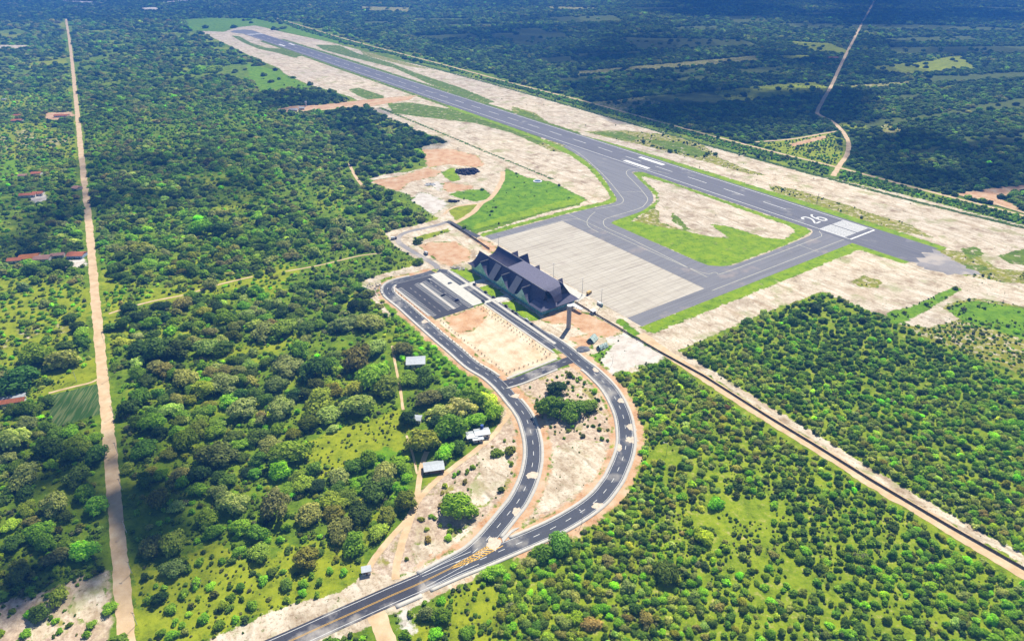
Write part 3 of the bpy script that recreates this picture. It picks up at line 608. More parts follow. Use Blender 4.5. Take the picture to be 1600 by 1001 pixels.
# car park, walk and verge along the terminal
sheet('car_park', Ws([(102,-486),(184,-486),(184,-446),(102,-446)]), .10, M['asphalt_lot'])
sheet('plaza', Ws([(104,-446),(183,-446),(183,-434.5),(104,-434.5)]), .24, M['paving'], thick=.2)
sheet('kerb_strip', Ws([(109,-463.8),(172,-463.8),(172,-461),(109,-461)]), .25, M['kerb'], thick=.2)
sheet('kerb_strip', Ws([(110,-488.4),(176,-488.4),(176,-486.2),(110,-486.2)]), .24, M['kerb'], thick=.2)
pm = []
def ws4(u0, u1, t0, t1, sk=0): pm.append((np.array([W(u0, t0), W(u1, t0)]), np.array([W(u0+sk, t1), W(u1+sk, t1)])))
for t0, t1, n, ub in ((-451.2,-446.2,27,104),(-460.8,-455.8,24,110),(-469,-464,24,110),(-486,-481,25,108)):
    for k in range(n): ws4(ub+k*2.7, ub+k*2.7+.42, t0, t1, 1.0)
for k in range(7): ws4(112+k*9, 115+k*9, -453.6, -453.3); ws4(112+k*9, 115+k*9, -475.4, -475.1)
strips('parking_markings', pm, .115, M['white_paint'])
for u0, u1 in ((140.5,146),(101.5,105.5)):
    sheet('footpath', Ws([(u0,-434.5),(u1,-434.5),(u1,-408),(u0,-408)]), .235, M['paving'], thick=.2)
sheet('footpath', Ws([(96,-424),(104,-424),(104,-409),(96,-409)]), .245, M['paving'], thick=.2)
sheet('pavement', Ws([(182,-427.4),(182,-424.4),(40,-424.4),(10,-424.9),(10,-427.6),(40,-427.4)]), .255, M['kerb'], thick=.25)
sheet('pavement', Ws([(102,-436.2),(102,-434.4),(0,-434.4),(0,-436.2)]), .25, M['kerb'], thick=.25)
sheet('pavement', Ws([(56,-364),(60,-350),(190,-350),(190,-353),(182,-366),(182,-362),(64,-362)]), .05, M['paving'])
# service road round the north yard
sheet_roads = [([(684,420),(680,414),(665,405),(650,396),(635,387),(623,378),(624,369),(638,362),(665,356),(689,350),(698,346)], 6.0, 'asphalt_old'), ([(698,346),(704,348),(717,355),(732,363),(748,370)], 7.0, 'asphalt_road'), ([(640,362)], 0, '')][:2]
for pts, wd, mt in sheet_roads:
    q = resample(smooth(Gp(pts), 6), 2)[0]; strips('service_road', [band(q, -wd/2, wd/2)], .10 if mt == 'asphalt_old' else .106, M[mt])
sheet('gravel', jit(RWs([(-68,24),(-100,10),(-128,-4),(-108,-30),(-86,-34),(-70,-28)]), 10, 4), .045, M['asphalt_old'])

# ------------------------------------------------------------------ terminal building
def Wz(u, t, z): p = W(u, t); return (p[0], p[1], z)
def wood_roof():
    m, t, b = newmat('roof_shingle'); g = N(t, 'ShaderNodeNewGeometry'); c = coords(t, -AX, (1, 1, 1)); n = noise(t, .9, 4, .7, c); n2 = noise(t, .1, 3, .5, c)
    sx = N(t, 'ShaderNodeSeparateXYZ'); t.links.new(g.outputs['Position'], sx.inputs[0]); rowz = math_(t, 'FRACT', math_(t, 'MULTIPLY', sx.outputs[2], 1.6))
    col = ramp(t, n, [(.3, (.045, .043, .095)), (.5, (.080, .077, .145)), (.7, (.135, .13, .205))]); col = mixc(t, ramp(t, n2, [(.4, (0, 0, 0)), (.7, (.3, .3, .3))]), col, (.20, .17, .2))
    col = mixc(t, math_(t, 'MULTIPLY', math_(t, 'LESS_THAN', rowz, .25), .35), col, (.03, .03, .05)); t.links.new(col, b.inputs['Base Color']); b.inputs['Roughness'].default_value = .8
    return m
M['shingle'] = wood_roof()
def glass_wall():
    m, t, b = newmat('curtain_glass'); c = coords(t, -AX); sx = N(t, 'ShaderNodeSeparateXYZ'); t.links.new(c, sx.inputs[0]); g = N(t, 'ShaderNodeNewGeometry'); sz = N(t, 'ShaderNodeSeparateXYZ'); t.links.new(g.outputs['Position'], sz.inputs[0])
    f = [math_(t, 'LESS_THAN', math_(t, 'FRACT', math_(t, 'MULTIPLY', s, k)), w_) for s, k, w_ in ((sx.outputs[0], .5, .10), (sx.outputs[1], .5, .10), (sz.outputs[2], .55, .10))]
    mu = math_(t, 'MAXIMUM', math_(t, 'MAXIMUM', f[0], f[1]), f[2]); pan = noise(t, .35, 3, .8, c)
    col = mixc(t, mu, ramp(t, pan, [(.3, (.05, .26, .26)), (.5, (.14, .46, .43)), (.68, (.42, .75, .68))]), (.45, .62, .58)); t.links.new(col, b.inputs['Base Color'])
    b.inputs['Roughness'].default_value = .18; b.inputs['Specular IOR Level'].default_value = .7; return m
M['glass'] = glass_wall(); M['deck'] = simple('sunlit_shingle', (.16,.155,.225), .8, .22, .8)  # deck: lighter copy of the shingle, sunlight on flat roofs painted into its colour
T = empty('terminal_building', Wz(117, -387, 0), label='long airport terminal with dark swept gable roofs and teal glass gable fronts', cat='airport terminal')
def tb(name, mb, mat):
    o = mb.build(name, mat); o.parent = T; o.matrix_parent_inverse = Matrix.Translation(-Vector(Wz(117, -387, 0))); return o
mb = MB(); mb.prism([W(55.5,-405.5), W(171,-405.5), W(171,-368), W(55.5,-368)], 0, 4.7); tb('wall', mb, M['glass'])
mb = MB(); mb.prism([W(54,-406.6), W(173,-406.6), W(173,-367), W(54,-367)], 4.7, 5.1); tb('eaves_slab', mb, M['concrete_white'])
def swept(t0, z0, t1, z1, ua0, ua1, ub0, ub1, sag=.30, nu=14, nv=8):
    """roof slope from eave t0 to ridge t1; ua/ub = ends at eave and ridge; the profile sags like thatch"""
    V = []; Fq = []
    for j in range(nv+1):
        f = j/nv; t = t0+(t1-t0)*f; z = z0+(z1-z0)*(f-sag*math.sin(math.pi*f)*(.6+.4*(1-f))*.8)
        c = f-.55*math.sin(math.pi*f)*.5
        a = ua0+(ua1-ua0)*f-(1.5*math.sin(math.pi*f)); b = ub0+(ub1-ub0)*f
        for i in range(nu+1): V.append(Wz(a+(b-a)*i/nu, t, z))
    for j in range(nv):
        for i in range(nu):
            k = j*(nu+1)+i; Fq.append((k, k+1, k+nu+2, k+nu+1))
    return V, Fq
def roof_slope(name, *a, **k):
    V, Fq = swept(*a, **k); bm = bmesh.new(); vs = [bm.verts.new(v) for v in V]
    for f in Fq: bm.faces.new([vs[i] for i in f])
    r = bmesh.ops.extrude_face_region(bm, geom=bm.faces[:])
    for v in [g_ for g_ in r['geom'] if isinstance(g_, bmesh.types.BMVert)]: v.co.z += .35
    mb = MB(); mb.bm.free(); mb.bm = bm; return tb(name, mb, M['shingle'])
# front and rear ranges (eave -> ridge)
roof_slope('front_roof_slope', -406.9, 5.1, -398, 19, 176, 167, 56, 60, sag=.28)
roof_slope('front_roof_rear_slope', -388.5, 11.5, -398, 18.98, 165, 167, 60, 60, sag=.1)
roof_slope('rear_roof_slope', -388.5, 11.5, -379, 21, 166, 163, 60, 60, sag=.15)
roof_slope('rear_roof_apron_slope', -365.5, 5.1, -379, 20.98, 176, 163, 56, 60, sag=.28)
mb = MB(); mb.bar(Wz(167.5,-398,19.3), Wz(60,-398,19.3), .35); mb.bar(Wz(163.5,-379,21.3), Wz(60,-379,21.3), .35); tb('ridge_cap', mb, M['concrete'])
# the shallow deck that joins both ridges, bent down over the near end
mb = MB(); d = [(119,0),(110,0),(66,-.2),(59,-1.6),(55.5,-6),(53.5,-11)]
for (u0, a), (u1, b) in zip(d, d[1:]):
    i0 = max(0, (66-u0)/13)*6; i1 = max(0, (66-u1)/13)*6
    mb.poly([Wz(u0,-398+i0,19.75+a), Wz(u0,-379-i0,21.75+a), Wz(u1,-379-i1,21.75+b), Wz(u1,-398+i1,19.75+b)])
bmesh.ops.remove_doubles(mb.bm, verts=mb.bm.verts[:], dist=.01); r = bmesh.ops.extrude_face_region(mb.bm, geom=mb.bm.faces[:])
for v in [g_ for g_ in r['geom'] if isinstance(g_, bmesh.types.BMVert)]: v.co.z -= .4
tb('roof_deck', mb, M['deck'])
# three cross gables on the front with glass triangles
for uc, hw in ((149,13.5),(113,11.5),(81,11.5)):
    zt = 16.3; mb = MB()
    mb.poly([Wz(uc-hw*.95,-408.7,5.2), Wz(uc+hw*.95,-408.7,5.2), Wz(uc+hw*.50,-408.7,9.2), Wz(uc,-408.7,zt), Wz(uc-hw*.50,-408.7,9.2)])
    o = tb('glass_gable', mb, M['glass'])
    for sg in (-1, 1):
        mb = MB(); n = 7; V = []
        for j in range(n+1):
            f = j/n; s_ = math.sin(math.pi*f)*.16; du = hw*(1-f-s_*.9); z = 5.0+(zt+.3-5.0)*(f-.1*math.sin(math.pi*f)); V.append((uc+sg*du, z, -399.6-1.4*(1-f)*6))
        for a, b in zip(V, V[1:]):
            q = [Wz(a[0],-408.6+.9*0,a[1]), Wz(b[0],-408.6,b[1]), Wz(b[0],-398.2,b[1]), Wz(a[0],-398.2,a[1])]
            q = [Vector(x) for x in q]; mb.poly(q)
        bmesh.ops.remove_doubles(mb.bm, verts=mb.bm.verts[:], dist=.01)
        # trim the inner edge so each slope dies into the main roof
        r = bmesh.ops.extrude_face_region(mb.bm, geom=mb.bm.faces[:])
        for v in [g_ for g_ in r['geom'] if isinstance(g_, bmesh.types.BMVert)]: v.co.z += .25
        tb('cross_gable_slope', mb, M['shingle'])
    mb = MB(); mb.bar(Wz(uc,-408.8,zt+.55), Wz(uc,-398,zt+.9), .28); tb('gable_ridge', mb, M['concrete'])
# light ribbed panels running down between the gables
for uc in (131.5, 97.5):
    mb = MB(); mb.prism([W(uc-4.6,-409.2), W(uc+4.6,-409.2), W(uc+4.6,-399.2), W(uc-4.6,-399.2)], 0, .35)
    for v in mb.bm.verts:
        t_ = (Vector((v.co.x, v.co.y)).to_3d()-Vector((*O2, 0))).dot(Vector((*V2, 0))); v.co.z += 5.6+(t_+409.2)/10*12.6
    tb('canopy_panel', mb, M['canopy'] if 'canopy' in M else simple('canopy_sheet', (.30,.29,.33), .7, .1, .5))
# hipped skirt round the near end, with a dormer and dark clerestory gables
mb = MB(); mb.poly([Wz(52,-409,5.1), Wz(52,-366,5.1), Wz(60,-372,10.5), Wz(60,-402,10.5)]); mb.poly([Wz(52,-409,5.1), Wz(60,-402,10.5), Wz(68,-402,10.5), Wz(70,-409,5.1)])
r = bmesh.ops.extrude_face_region(mb.bm, geom=mb.bm.faces[:])
for v in [g_ for g_ in r['geom'] if isinstance(g_, bmesh.types.BMVert)]: v.co.z += .3
tb('skirt_roof', mb, M['deck'])  # lit end facets, painted with the sunlit copy of the shingle
for t0, t1, zt in ((-404,-393,17),(-384,-370,18.5)):
    mb = MB(); mb.prism([W(60.6,t0), W(61,t0), W(61,t1), W(60.6,t1)], 9, 9.1, None); mb.poly([Wz(60.5,t0,9), Wz(60.5,t1,9), Wz(60.5,(t0+t1)/2,zt)]); tb('clerestory', mb, M['dark'])
mb = MB()
for sg in (-1, 1): mb.poly([Wz(62,-399,14.2), Wz(68,-399,14.2), Wz(68,-399+sg*3.6-2,9.2), Wz(55,-399+sg*3.6-2,9.6)])
tb('dormer', mb, M['shingle'])
mb = MB(); mb.prism([W(53.6,-401), W(53.9,-401), W(53.9,-382), W(53.6,-382)], 3.6, 4.5); tb('window', mb, M['dark'])
# gable tips that rise on the apron side
for uc, zt, hw, tr in ((129,22.6,8.5,-367),(147,18.6,5,-366),(110,17.6,4.5,-367),(74,18.4,5.5,-368)):
    mb = MB(); a = Wz(uc,tr,zt); mb.poly([Wz(uc-hw,tr-1,5.2), Wz(uc+hw,tr-1,5.2), a]); mb.poly([Wz(uc-hw,tr-1,5.2), a, Wz(uc,-379,zt-1.2), Wz(uc-hw,-372,12)]); mb.poly([Wz(uc+hw,tr-1,5.2), a, Wz(uc,-379,zt-1.2), Wz(uc+hw,-372,12)])
    tb('apron_side_gable', mb, M['shingle'])
mb = MB(); mb.prism([W(190,-389), W(168,-389), W(168,-385), W(190,-385)], 3.4, 3.8); [mb.cyl(*W(u,t), 0, 3.4, .18, n=6) for u in (188,179) for t in (-388.5,-385.5)]; tb('covered_walkway', mb, M['concrete_white'])
mb = MB(); mb.prism([W(54,-378), W(38,-376), W(38,-372.5), W(54,-372.5)], 3.4, 3.8); [mb.cyl(*W(u,t), 0, 3.4, .18, n=6) for u in (39.5,47) for t in (-375,-373)]; tb('covered_walkway', mb, M['concrete_white'])

# ------------------------------------------------------------------ water tower, masts, poles, lamps
c = G(888.3, 512.0)
t_ = empty('water_tower', (c[0], c[1], 0), label='tall grey concrete water tower with white cap on bare sand', cat='water tower')
MB().cyl(0, 0, 0, 21, 1.95, n=28).build('shaft', M['concrete'], t_); MB().cyl(0, 0, 21, 21.7, 2.3, 2.15, n=28).build('cap', M['concrete_white'], t_)
b = MB(); b.bar((.5,-2.2,.5), (.5,-2.2,20.5), .05); b.bar((-.1,-2.2,.5), (-.1,-2.2,20.5), .05); [b.bar((.5,-2.2,.5+k*.8), (-.1,-2.2,.5+k*.8), .03) for k in range(25)]; b.build('ladder', M['steel'], t_)
def mast(pos, h, label, lamp=True):
    m_ = empty('flood_mast', (pos[0], pos[1], 0), label=label, cat='light mast', group='light masts along the apron edge')
    MB().cyl(0, 0, 0, h, .28, .12, 10).build('pole', M['steel'], m_); MB().box(-.6,.6,-.6,.6,0,.5).build('base', M['kerb'], m_)
    if lamp:
        for sx in (-.7, .7): MB().box(sx-.35,sx+.35,-.25,.25,h-.2,h+.2).build('floodlight', M['concrete_white'], m_)
mast(W(64,-352), 17.5, 'slim light mast behind the near corner of the terminal roof'); mast(W(107,-352), 16, 'slim light mast behind the middle of the terminal roof'); mast(G(779,388), 15, 'slim light mast at the far corner of the terminal')
mast(G(939,478), 17, 'slim light mast beside the grey generator at the apron edge')
def lamp(pos, h, rz, label):
    m_ = empty('street_lamp', (pos[0], pos[1], 0), rz, label=label, cat='street lamp', group='street lamps beside the access roads')
    MB().cyl(0, 0, 0, h, .14, .08, 8).build('pole', M['steel'], m_); MB().bar((0,0,h-.1), (2.2,0,h+.5), .06).build('arm', M['steel'], m_); MB().box(1.9,2.9,-.18,.18,h+.4,h+.6).build('lamp_head', M['concrete_white'], m_)
lamp(G(909,818), 8, R(120), 'street lamp on the outer edge of the big road curve'); lamp(G(1041,710), 9, R(170), 'street lamp standing among bushes east of the big road curve')
lamp(G(957,567), 9, R(200), 'thin pole on the pale sand patch near the green tents'); lamp(G(658,516), 4, R(40), 'short lamp beside the western road arm')
# perimeter fences
def fence(name, pts, h, label, plan=None, step=6.):
    p = Gp(pts) if plan is None else np.array(plan); q, s_ = resample(p, step); o = np.append(q[0], 0)
    e = empty(name, (q[0][0], q[0][1], 0), label=label, cat='fence')
    po = MB().box(-.12, .12, -.12, .12, 0, h+.25).build('post', M['wood_post'], e)
    for n_, a in enumerate(q):
        k = po if n_ == 0 else po.copy()
        if n_: COL.objects.link(k); k.parent = e
        k.location = (a[0]-o[0], a[1]-o[1], 0)
    mb = MB()
    for a, b_ in zip(q, q[1:]): mb.poly([(a[0]-o[0], a[1]-o[1], .1), (b_[0]-o[0], b_[1]-o[1], .1), (b_[0]-o[0], b_[1]-o[1], h), (a[0]-o[0], a[1]-o[1], h)])
    mb.build('netting', M['netting'], e)
fence('perimeter_fence', [(899,473),(945,500),(982,522),(1034,552),(1100,588),(1200,651.5),(1280,700),(1360,750),(1480,821),(1600,889),(1680,936)], 1.6, 'long dark perimeter fence running down the right beside the sandy track')
fence('perimeter_fence', [(704,350),(740,373),(765,390)], 2.0, 'short dark fence leading to the far end of the terminal')
# utility poles beside the dirt road
pp = [(172,592),(178,650),(184,708),(191,765),(198,832),(206,895),(214,975),(163,535),(120,596)]
proto = None
words = ['beside the garden plot','by the dark bushes','third from the garden plot','fourth from the garden plot','above the scrub clearing','next to the green meadow','nearest the bottom of the picture','above the garden plot','alone in the lawn left of the dirt road']
for i, (x, y) in enumerate(pp):
    c = G(x, y)
    if proto is None:
        proto = empty('utility_pole', (c[0], c[1], 0), R(-10), cat='utility pole', group='utility poles along the dirt road')
        MB().cyl(0, 0, 0, 9, .17, .11, 8).build('pole', M['concrete_white'], proto); MB().box(-.9,.9,-.07,.07,8.3,8.5).build('crossarm', M['timber'], proto); o = proto
    else:
        o = proto.copy(); COL.objects.link(o); o.location = (c[0], c[1], 0)
        for ch in list(proto.children): q = ch.copy(); COL.objects.link(q); q.parent = o
    o['label'] = 'thin concrete utility pole '+words[i]

def copy_tree(o, parent=None):
    c = o.copy(); COL.objects.link(c); c.parent = parent
    for ch in list(o.children): copy_tree(ch, c)
    return c
# ------------------------------------------------------------------ vehicles
def make_car(col, name='parked_car'):
    e = empty(name, (0, 0, 0)); b = MB()
    prof = [(-2.15,.35),(-2.2,.75),(-1.9,.92),(-1.2,.98),(1.35,.95),(2.1,.8),(2.2,.5),(2.1,.3)]
    bm = b.bm; L = [bm.verts.new((x,-.88,z)) for x, z in prof]; Rr = [bm.verts.new((x,.88,z)) for x, z in prof]; n = len(prof)
    for i in range(n): bm.faces.new((L[i], L[(i+1) % n], Rr[(i+1) % n], Rr[i]))
    bm.faces.new(L[::-1]); bm.faces.new(Rr); b.build('body', col, e, .05)
    MB().prism([(-1.75,-.8),(1.15,-.8),(1.15,.8),(-1.75,.8)], .94, 1.42, [(-1.3,-.66),(.4,-.66),(.4,.66),(-1.3,.66)]).build('windows', M['dark'], e)
    MB().prism([(-1.32,-.67),(.42,-.67),(.42,.67),(-1.32,.67)], 1.42, 1.47).build('roof', col, e)
    for x in (-1.35, 1.35):
        for y in (-.82, .82): wh = MB().wheel(x, y, .33, .33, .2).build('wheel', M['rubber'], e); MB().wheel(x, y, .33, .18, .23, 10).build('rim', M['steel'], wh)
    for y in (-.6, .6): MB().box(2.1,2.2,y-.18,y+.18,.55,.7).build('headlight', M['concrete_white'], e)
    return e
CC = {'black': simple('black_paintwork', (.015,.016,.03), .3, .1, 1), 'white': simple('white_paintwork', (.7,.7,.7), .35, .05, 1), 'dark red': simple('dark_red_paintwork', (.05,.01,.03), .3, .1, 1), 'silver': simple('silver_paintwork', (.4,.42,.45), .3, .05, 1, .4), 'dark blue': simple('dark_blue_paintwork', (.012,.02,.09), .3, .1, 1)}
cars = [(741.5,444,'black','at the kerb before the footpath, farthest of the row by the terminal'),(759,456,'black','at the kerb just past the first terminal footpath'),(771.5,464,'dark blue','at the kerb between the two terminal lawns'),(755,470.5,'black','parked against the white plaza across from the terminal'),(791,477.5,'dark red','at the kerb by the second terminal footpath'),(802,486,'black','at the kerb, one of a close pair below the terminal lawn'),(807,489.5,'dark blue','behind the black car below the terminal lawn'),(831.5,506,'black','last at the kerb, nearest the water tower'),(692.5,461,'black','in the middle lane of the striped car park'),(714,468.5,'dark blue','in the striped car park near the white plaza'),(671,437,'white','at the far corner of the striped car park'),(703,442,'silver','in the striped car park beside the plaza'),(823,499,'white','on the road in front of the near lawn')]
pro = {}
for x, y, cl, wh in cars:
    c = G(x, y, .6); rz = AX if (x > 720) else AX+R(0)
    if x < 720 and cl != 'white': rz = AX-math.pi/2
    if cl not in pro: o = pro[cl] = make_car(CC[cl])
    else:
        o = copy_tree(pro[cl])
    o.location = (c[0], c[1], .26 if 736 < x < 0 else .12); o.rotation_euler = (0, 0, rz); tag(o, cl+' car '+wh, 'car', 'cars parked about the terminal')
def truck(x, y, rz, label, body, cabc, name='truck', L=6.5, h=2.4):
    c = G(x, y, 1); e = empty(name, (c[0], c[1], .1), rz, label=label, cat='truck')
    MB().prism([(-L/2,-1.15),(L/2-2,-1.15),(L/2-2,1.15),(-L/2,1.15)], .9, h+.6).build('cargo_body', body, e, .05); MB().prism([(L/2-1.8,-1.1),(L/2,-1.1),(L/2,1.1),(L/2-1.8,1.1)], .6, 2.3, [(L/2-1.7,-1.0),(L/2-.5,-1.0),(L/2-.5,1.0),(L/2-1.7,1.0)]).build('cab', cabc, e, .05)
    MB().box(L/2-1.3,L/2-.25,-.9,.9,1.5,2.1).build('windscreen', M['dark'], e); MB().box(-L/2,L/2-.2,-.9,.9,.5,.85).build('chassis', M['rubber'], e)
    for wx in (-L/2+1.2, L/2-1.0):
        for wy in (-1.05, 1.05): MB().wheel(wx, wy, .45, .48, .3).build('wheel', M['rubber'], e)
truck(920.5, 457.5, AX-math.pi/2+.3, 'dull yellow box truck on the apron by the terminal corner', M['machine_yellow'], M['machine_yellow'])
truck(615.5, 372.5, R(20), 'small pale truck on the bend of the service road by the woods', M['concrete_white'], CC['dark blue']); truck(665.5, 395.5, AX, 'grey truck beside the orange soil yard', M['steel'], M['concrete_white'])

# ------------------------------------------------------------------ small works: kiosk, generator, tents, heaps, tank
c = G(926.5, 489); e = empty('guard_kiosk', (c[0], c[1], 0), AX, label='small white flat-roofed kiosk with dark opening beside the perimeter fence', cat='kiosk')
MB().box(-1.9,1.9,-1.7,1.7,0,2.7).build('wall', M['concrete_white'], e); MB().box(-2.5,2.5,-2.4,2.4,2.7,2.95).build('roof', M['concrete_white'], e); MB().box(-2.0,-1.85,-1.2,1.2,.2,2.3).build('window', M['dark'], e); MB().box(-1.2,1.2,-1.8,-1.65,.3,2.3).build('door', CC['dark blue'], e); MB().box(-1.5,1.5,1.65,1.8,.9,2.2).build('window', M['dark'], e)
c = G(937, 476); e = empty('generator', (c[0], c[1], 0), AX, label='grey generator set with round tanks at the apron edge', cat='generator')
MB().box(-2.2,2.2,-1.2,1.2,.3,2.3).build('housing', M['steel'], e, .08); MB().cyl(-3.4,.3,0,2.4,1.0).build('tank', M['tarp_dark'], e); MB().cyl(3.2,-.5,0,1.9,.8).build('tank', M['concrete_white'], e); MB().cyl(.8,0,2.3,3.4,.12,n=8).build('exhaust', M['rubber'], e)
def tent(x, y, L, wd, h, rz, label):
    c = G(x, y); e = empty('tarpaulin_tent', (c[0], c[1], 0), rz, label=label, cat='tent', group='pale tents on the sand by the road'); b = MB(); nn = 8
    rows = []
    for i in range(nn+1):
        u = -L/2+L*i/nn; sg = .25*math.sin(i*2.1); rows.append([(u,-wd/2,.6+sg*.5),(u,-wd/4,h*.72+sg),(u,sg,h+.3*math.cos(i*3)),(u,wd/4,h*.7-sg),(u,wd/2,.5)])
    for r0, r1 in zip(rows, rows[1:]):
        for k in range(4): b.poly([r0[k], r1[k], r1[k+1], r0[k+1]])
    b.build('tarpaulin', M['tarp'], e); MB().prism([(-L/2+.3,-wd/2+.3),(L/2-.3,-wd/2+.3),(L/2-.3,wd/2-.3),(-L/2+.3,wd/2-.3)], 0, .9).build('side_sheet', M['tarp_dark'], e)
    for u in (-L/2, 0, L/2):
        for v in (-wd/2, wd/2): MB().cyl(u, v, 0, 1.2, .08, n=6).build('pole', M['timber'], e)
tent(925.5, 531.5, 9, 7, 4.2, R(60), 'pale green tarpaulin tent, the farther one of the pair near the water tower'); tent(941, 543, 9, 5.5, 3.6, R(38), 'pale green tarpaulin tent, the nearer one of the pair on the grass')
def heap(name, x, y, rx, ry, h, mat, label, cat, rz=0, n=26, rough=.35):
    c = G(x, y); V = []; Fq = []; m = 9
    for j in range(m+1):
        for i in range(n):
            a = 2*math.pi*i/n; f = j/m; k = 1-f; nz = float(vnoise(np.array([math.cos(a)*3*k+x, math.sin(a)*3*k+y]), 1.)); r_ = k*(1+(nz-.5)*.3)
            xx = rx*r_*math.cos(a); yy = ry*r_*math.sin(a); V.append((xx, yy, -.05 if j == 0 else h*(1-k*k)*(1+(nz-.5)*rough*2)))
    for j in range(m):
        for i in range(n): Fq.append((j*n+i, j*n+(i+1) % n, (j+1)*n+(i+1) % n, (j+1)*n+i))
    o = mesh_np(name, V, Fq, mat, sm=False); o.location = (c[0], c[1], 0); o.rotation_euler = (0, 0, rz); return tag(o, label, cat)
heap('gravel_heap', 910.5, 545.5, 6.5, 5.0, 1.6, M['gravel_dark'], 'low heap of dark grey gravel beside the road bend', 'gravel heap', .6)
def blocks(name, x, y, rx, ry, n, s0, s1, mat, label, cat, rz=0, tall=2.2):
    c = G(x, y); b = MB()
    for k in range(n):
        a = random.random()*6.28; r_ = math.sqrt(random.random()); px = rx*r_*math.cos(a); py = ry*r_*math.sin(a); s_ = random.uniform(s0, s1); z = random.random()*tall*(1-r_*.8)
        q = Matrix.Rotation(random.random()*3, 3, 'Z')@Matrix.Rotation(random.random(), 3, 'X'); e0 = (s_*random.uniform(.6, 1.6), s_*random.uniform(.4, 1), s_*random.uniform(.3, .8))
        vs = [b.bm.verts.new(q@Vector((sx*e0[0], sy*e0[1], sz*e0[2]))+Vector((px, py, z+e0[2]*.5))) for sx in (-.5, .5) for sy in (-.5, .5) for sz in (-.5, .5)]
        for f in ((0,1,3,2),(4,6,7,5),(0,4,5,1),(2,3,7,6),(0,2,6,4),(1,5,7,3)): b.bm.faces.new([vs[i] for i in f])
    o = b.build(name, mat); o.location = (c[0], c[1], 0); o.rotation_euler = (0, 0, rz); return tag(o, label, cat, kind='stuff')
blocks('rubble', 730, 269, 16, 13, 170, 1.6, 3.6, M['rubble_dark'], 'heap of black rubble blocks in the sandy yard', 'rubble heap', tall=4); blocks('rubble', 709, 315, 9, 3, 45, 1, 2.4, M['rubble_dark'], 'small row of black rubble below the oval thicket', 'rubble heap', rz=.2, tall=1.5)
blocks('rubble', 716, 419, 8, 4, 60, .6, 1.6, M['rock'], 'scatter of pale stones on the orange soil by the terminal', 'rubble heap', rz=-.5, tall=.8); blocks('rubble', 585, 452, 9, 16, 90, .5, 1.8, M['rock'], 'scatter of pale stones along the outer bend of the access road', 'rubble heap', rz=.3, tall=.6); blocks('rubble', 672, 289, 7, 4, 40, .8, 2, M['concrete_white'], 'white rubble in the middle of the sandy yard', 'rubble heap', tall=1)
c = G(840, 283.5); e = empty('round_tank', (c[0], c[1], 0), label='round white-rimmed open water tank in the grass beside the runway sand', cat='water tank')
b = MB(); n = 32; rr = [(6.2, 0), (6.2, .8), (4.3, .8), (4.3, .25)]
for (r0, z0), (r1, z1) in zip(rr, rr[1:]):
    for i in range(n):
        a0, a1 = 2*math.pi*i/n, 2*math.pi*(i+1)/n; b.poly([(r0*math.cos(a0), r0*math.sin(a0), z0), (r0*math.cos(a1), r0*math.sin(a1), z0), (r1*math.cos(a1), r1*math.sin(a1), z1), (r1*math.cos(a0), r1*math.sin(a0), z1)])
b.build('rim', M['concrete_white'], e); b = MB(); b.poly([(4.3*math.cos(2*math.pi*i/n), 4.3*math.sin(2*math.pi*i/n), .3) for i in range(n)]); b.build('water_surface', M['pondwater'], e)
c = G(1276.5, 316); e = empty('weather_mast', (c[0], c[1], 0), label='slim lattice mast on the sand beyond the runway end', cat='mast')
b = MB(); hh = 11
for k in range(3):
    a = 2.09*k; b.bar((.7*math.cos(a), .7*math.sin(a), 0), (.25*math.cos(a), .25*math.sin(a), hh), .07, 5)
    for j in range(8): b.bar((.65*math.cos(a), .65*math.sin(a), j*1.3), (.5*math.cos(a+2.09), .5*math.sin(a+2.09), j*1.3+1.3), .05, 4)
b.build('lattice', M['netting'], e); MB().bar((0,0,hh), (1.6,0,hh), .08).build('arm', M['steel'], e)

# ------------------------------------------------------------------ houses
def house(x, y, wd, dp, h, rz, mat, label, name='house', wall='plaster', rise=1.6, flat=False, windows=2, tank=False, cat='house'):
    c = G(x, y); e = empty(name, (c[0], c[1], 0), rz, label=label, cat=cat)
    MB().box(-wd/2, wd/2, -dp/2, dp/2, 0, h).build('wall', M[wall], e)
    o = .5; b = MB()
    if flat: b.prism([(-wd/2-o,-dp/2-o),(wd/2+o,-dp/2-o),(wd/2+o,dp/2+o),(-wd/2-o,dp/2+o)], h, h+.25)
    else:
        for sg in (-1, 1):
            q = [(-wd/2-o, sg*(dp/2+o), h-.1), (wd/2+o, sg*(dp/2+o), h-.1), (wd/2+o, 0, h+rise), (-wd/2-o, 0, h+rise)]
            b.poly(q); b.poly([(p[0], p[1], p[2]+.18) for p in q]); b.poly([q[0], q[1], (q[1][0], q[1][1], q[1][2]+.18), (q[0][0], q[0][1], q[0][2]+.18)])
        for sx in (-wd/2, wd/2): b.poly([(sx,-dp/2,h-.05),(sx,dp/2,h-.05),(sx,0,h+rise)])
    b.build('roof', M[mat], e)
    MB().box(-.5,.5,-dp/2-.06,-dp/2+.05,0,2.1).build('door', M['timber'], e)
    for k in range(windows):
        xx = (-wd*.3 if k % 2 == 0 else wd*.3); MB().box(xx-.6,xx+.6,-dp/2-.05,-dp/2+.05,1,2).build('window', M['dark'], e)
    if tank: MB().cyl(wd*.1, dp*.55, 0, h+2.6, 1.1, n=14).build('blue_tank', M['blue_tank'], e)
    return e
house(28, 190, 17, 12, 2.8, .1, 'tile', 'low house with red tiled roof left of the dirt road, upper left'); house(28, 182.5, 13, 8, 2.8, .1, 'tile', 'red-roofed house directly behind the upper left house')
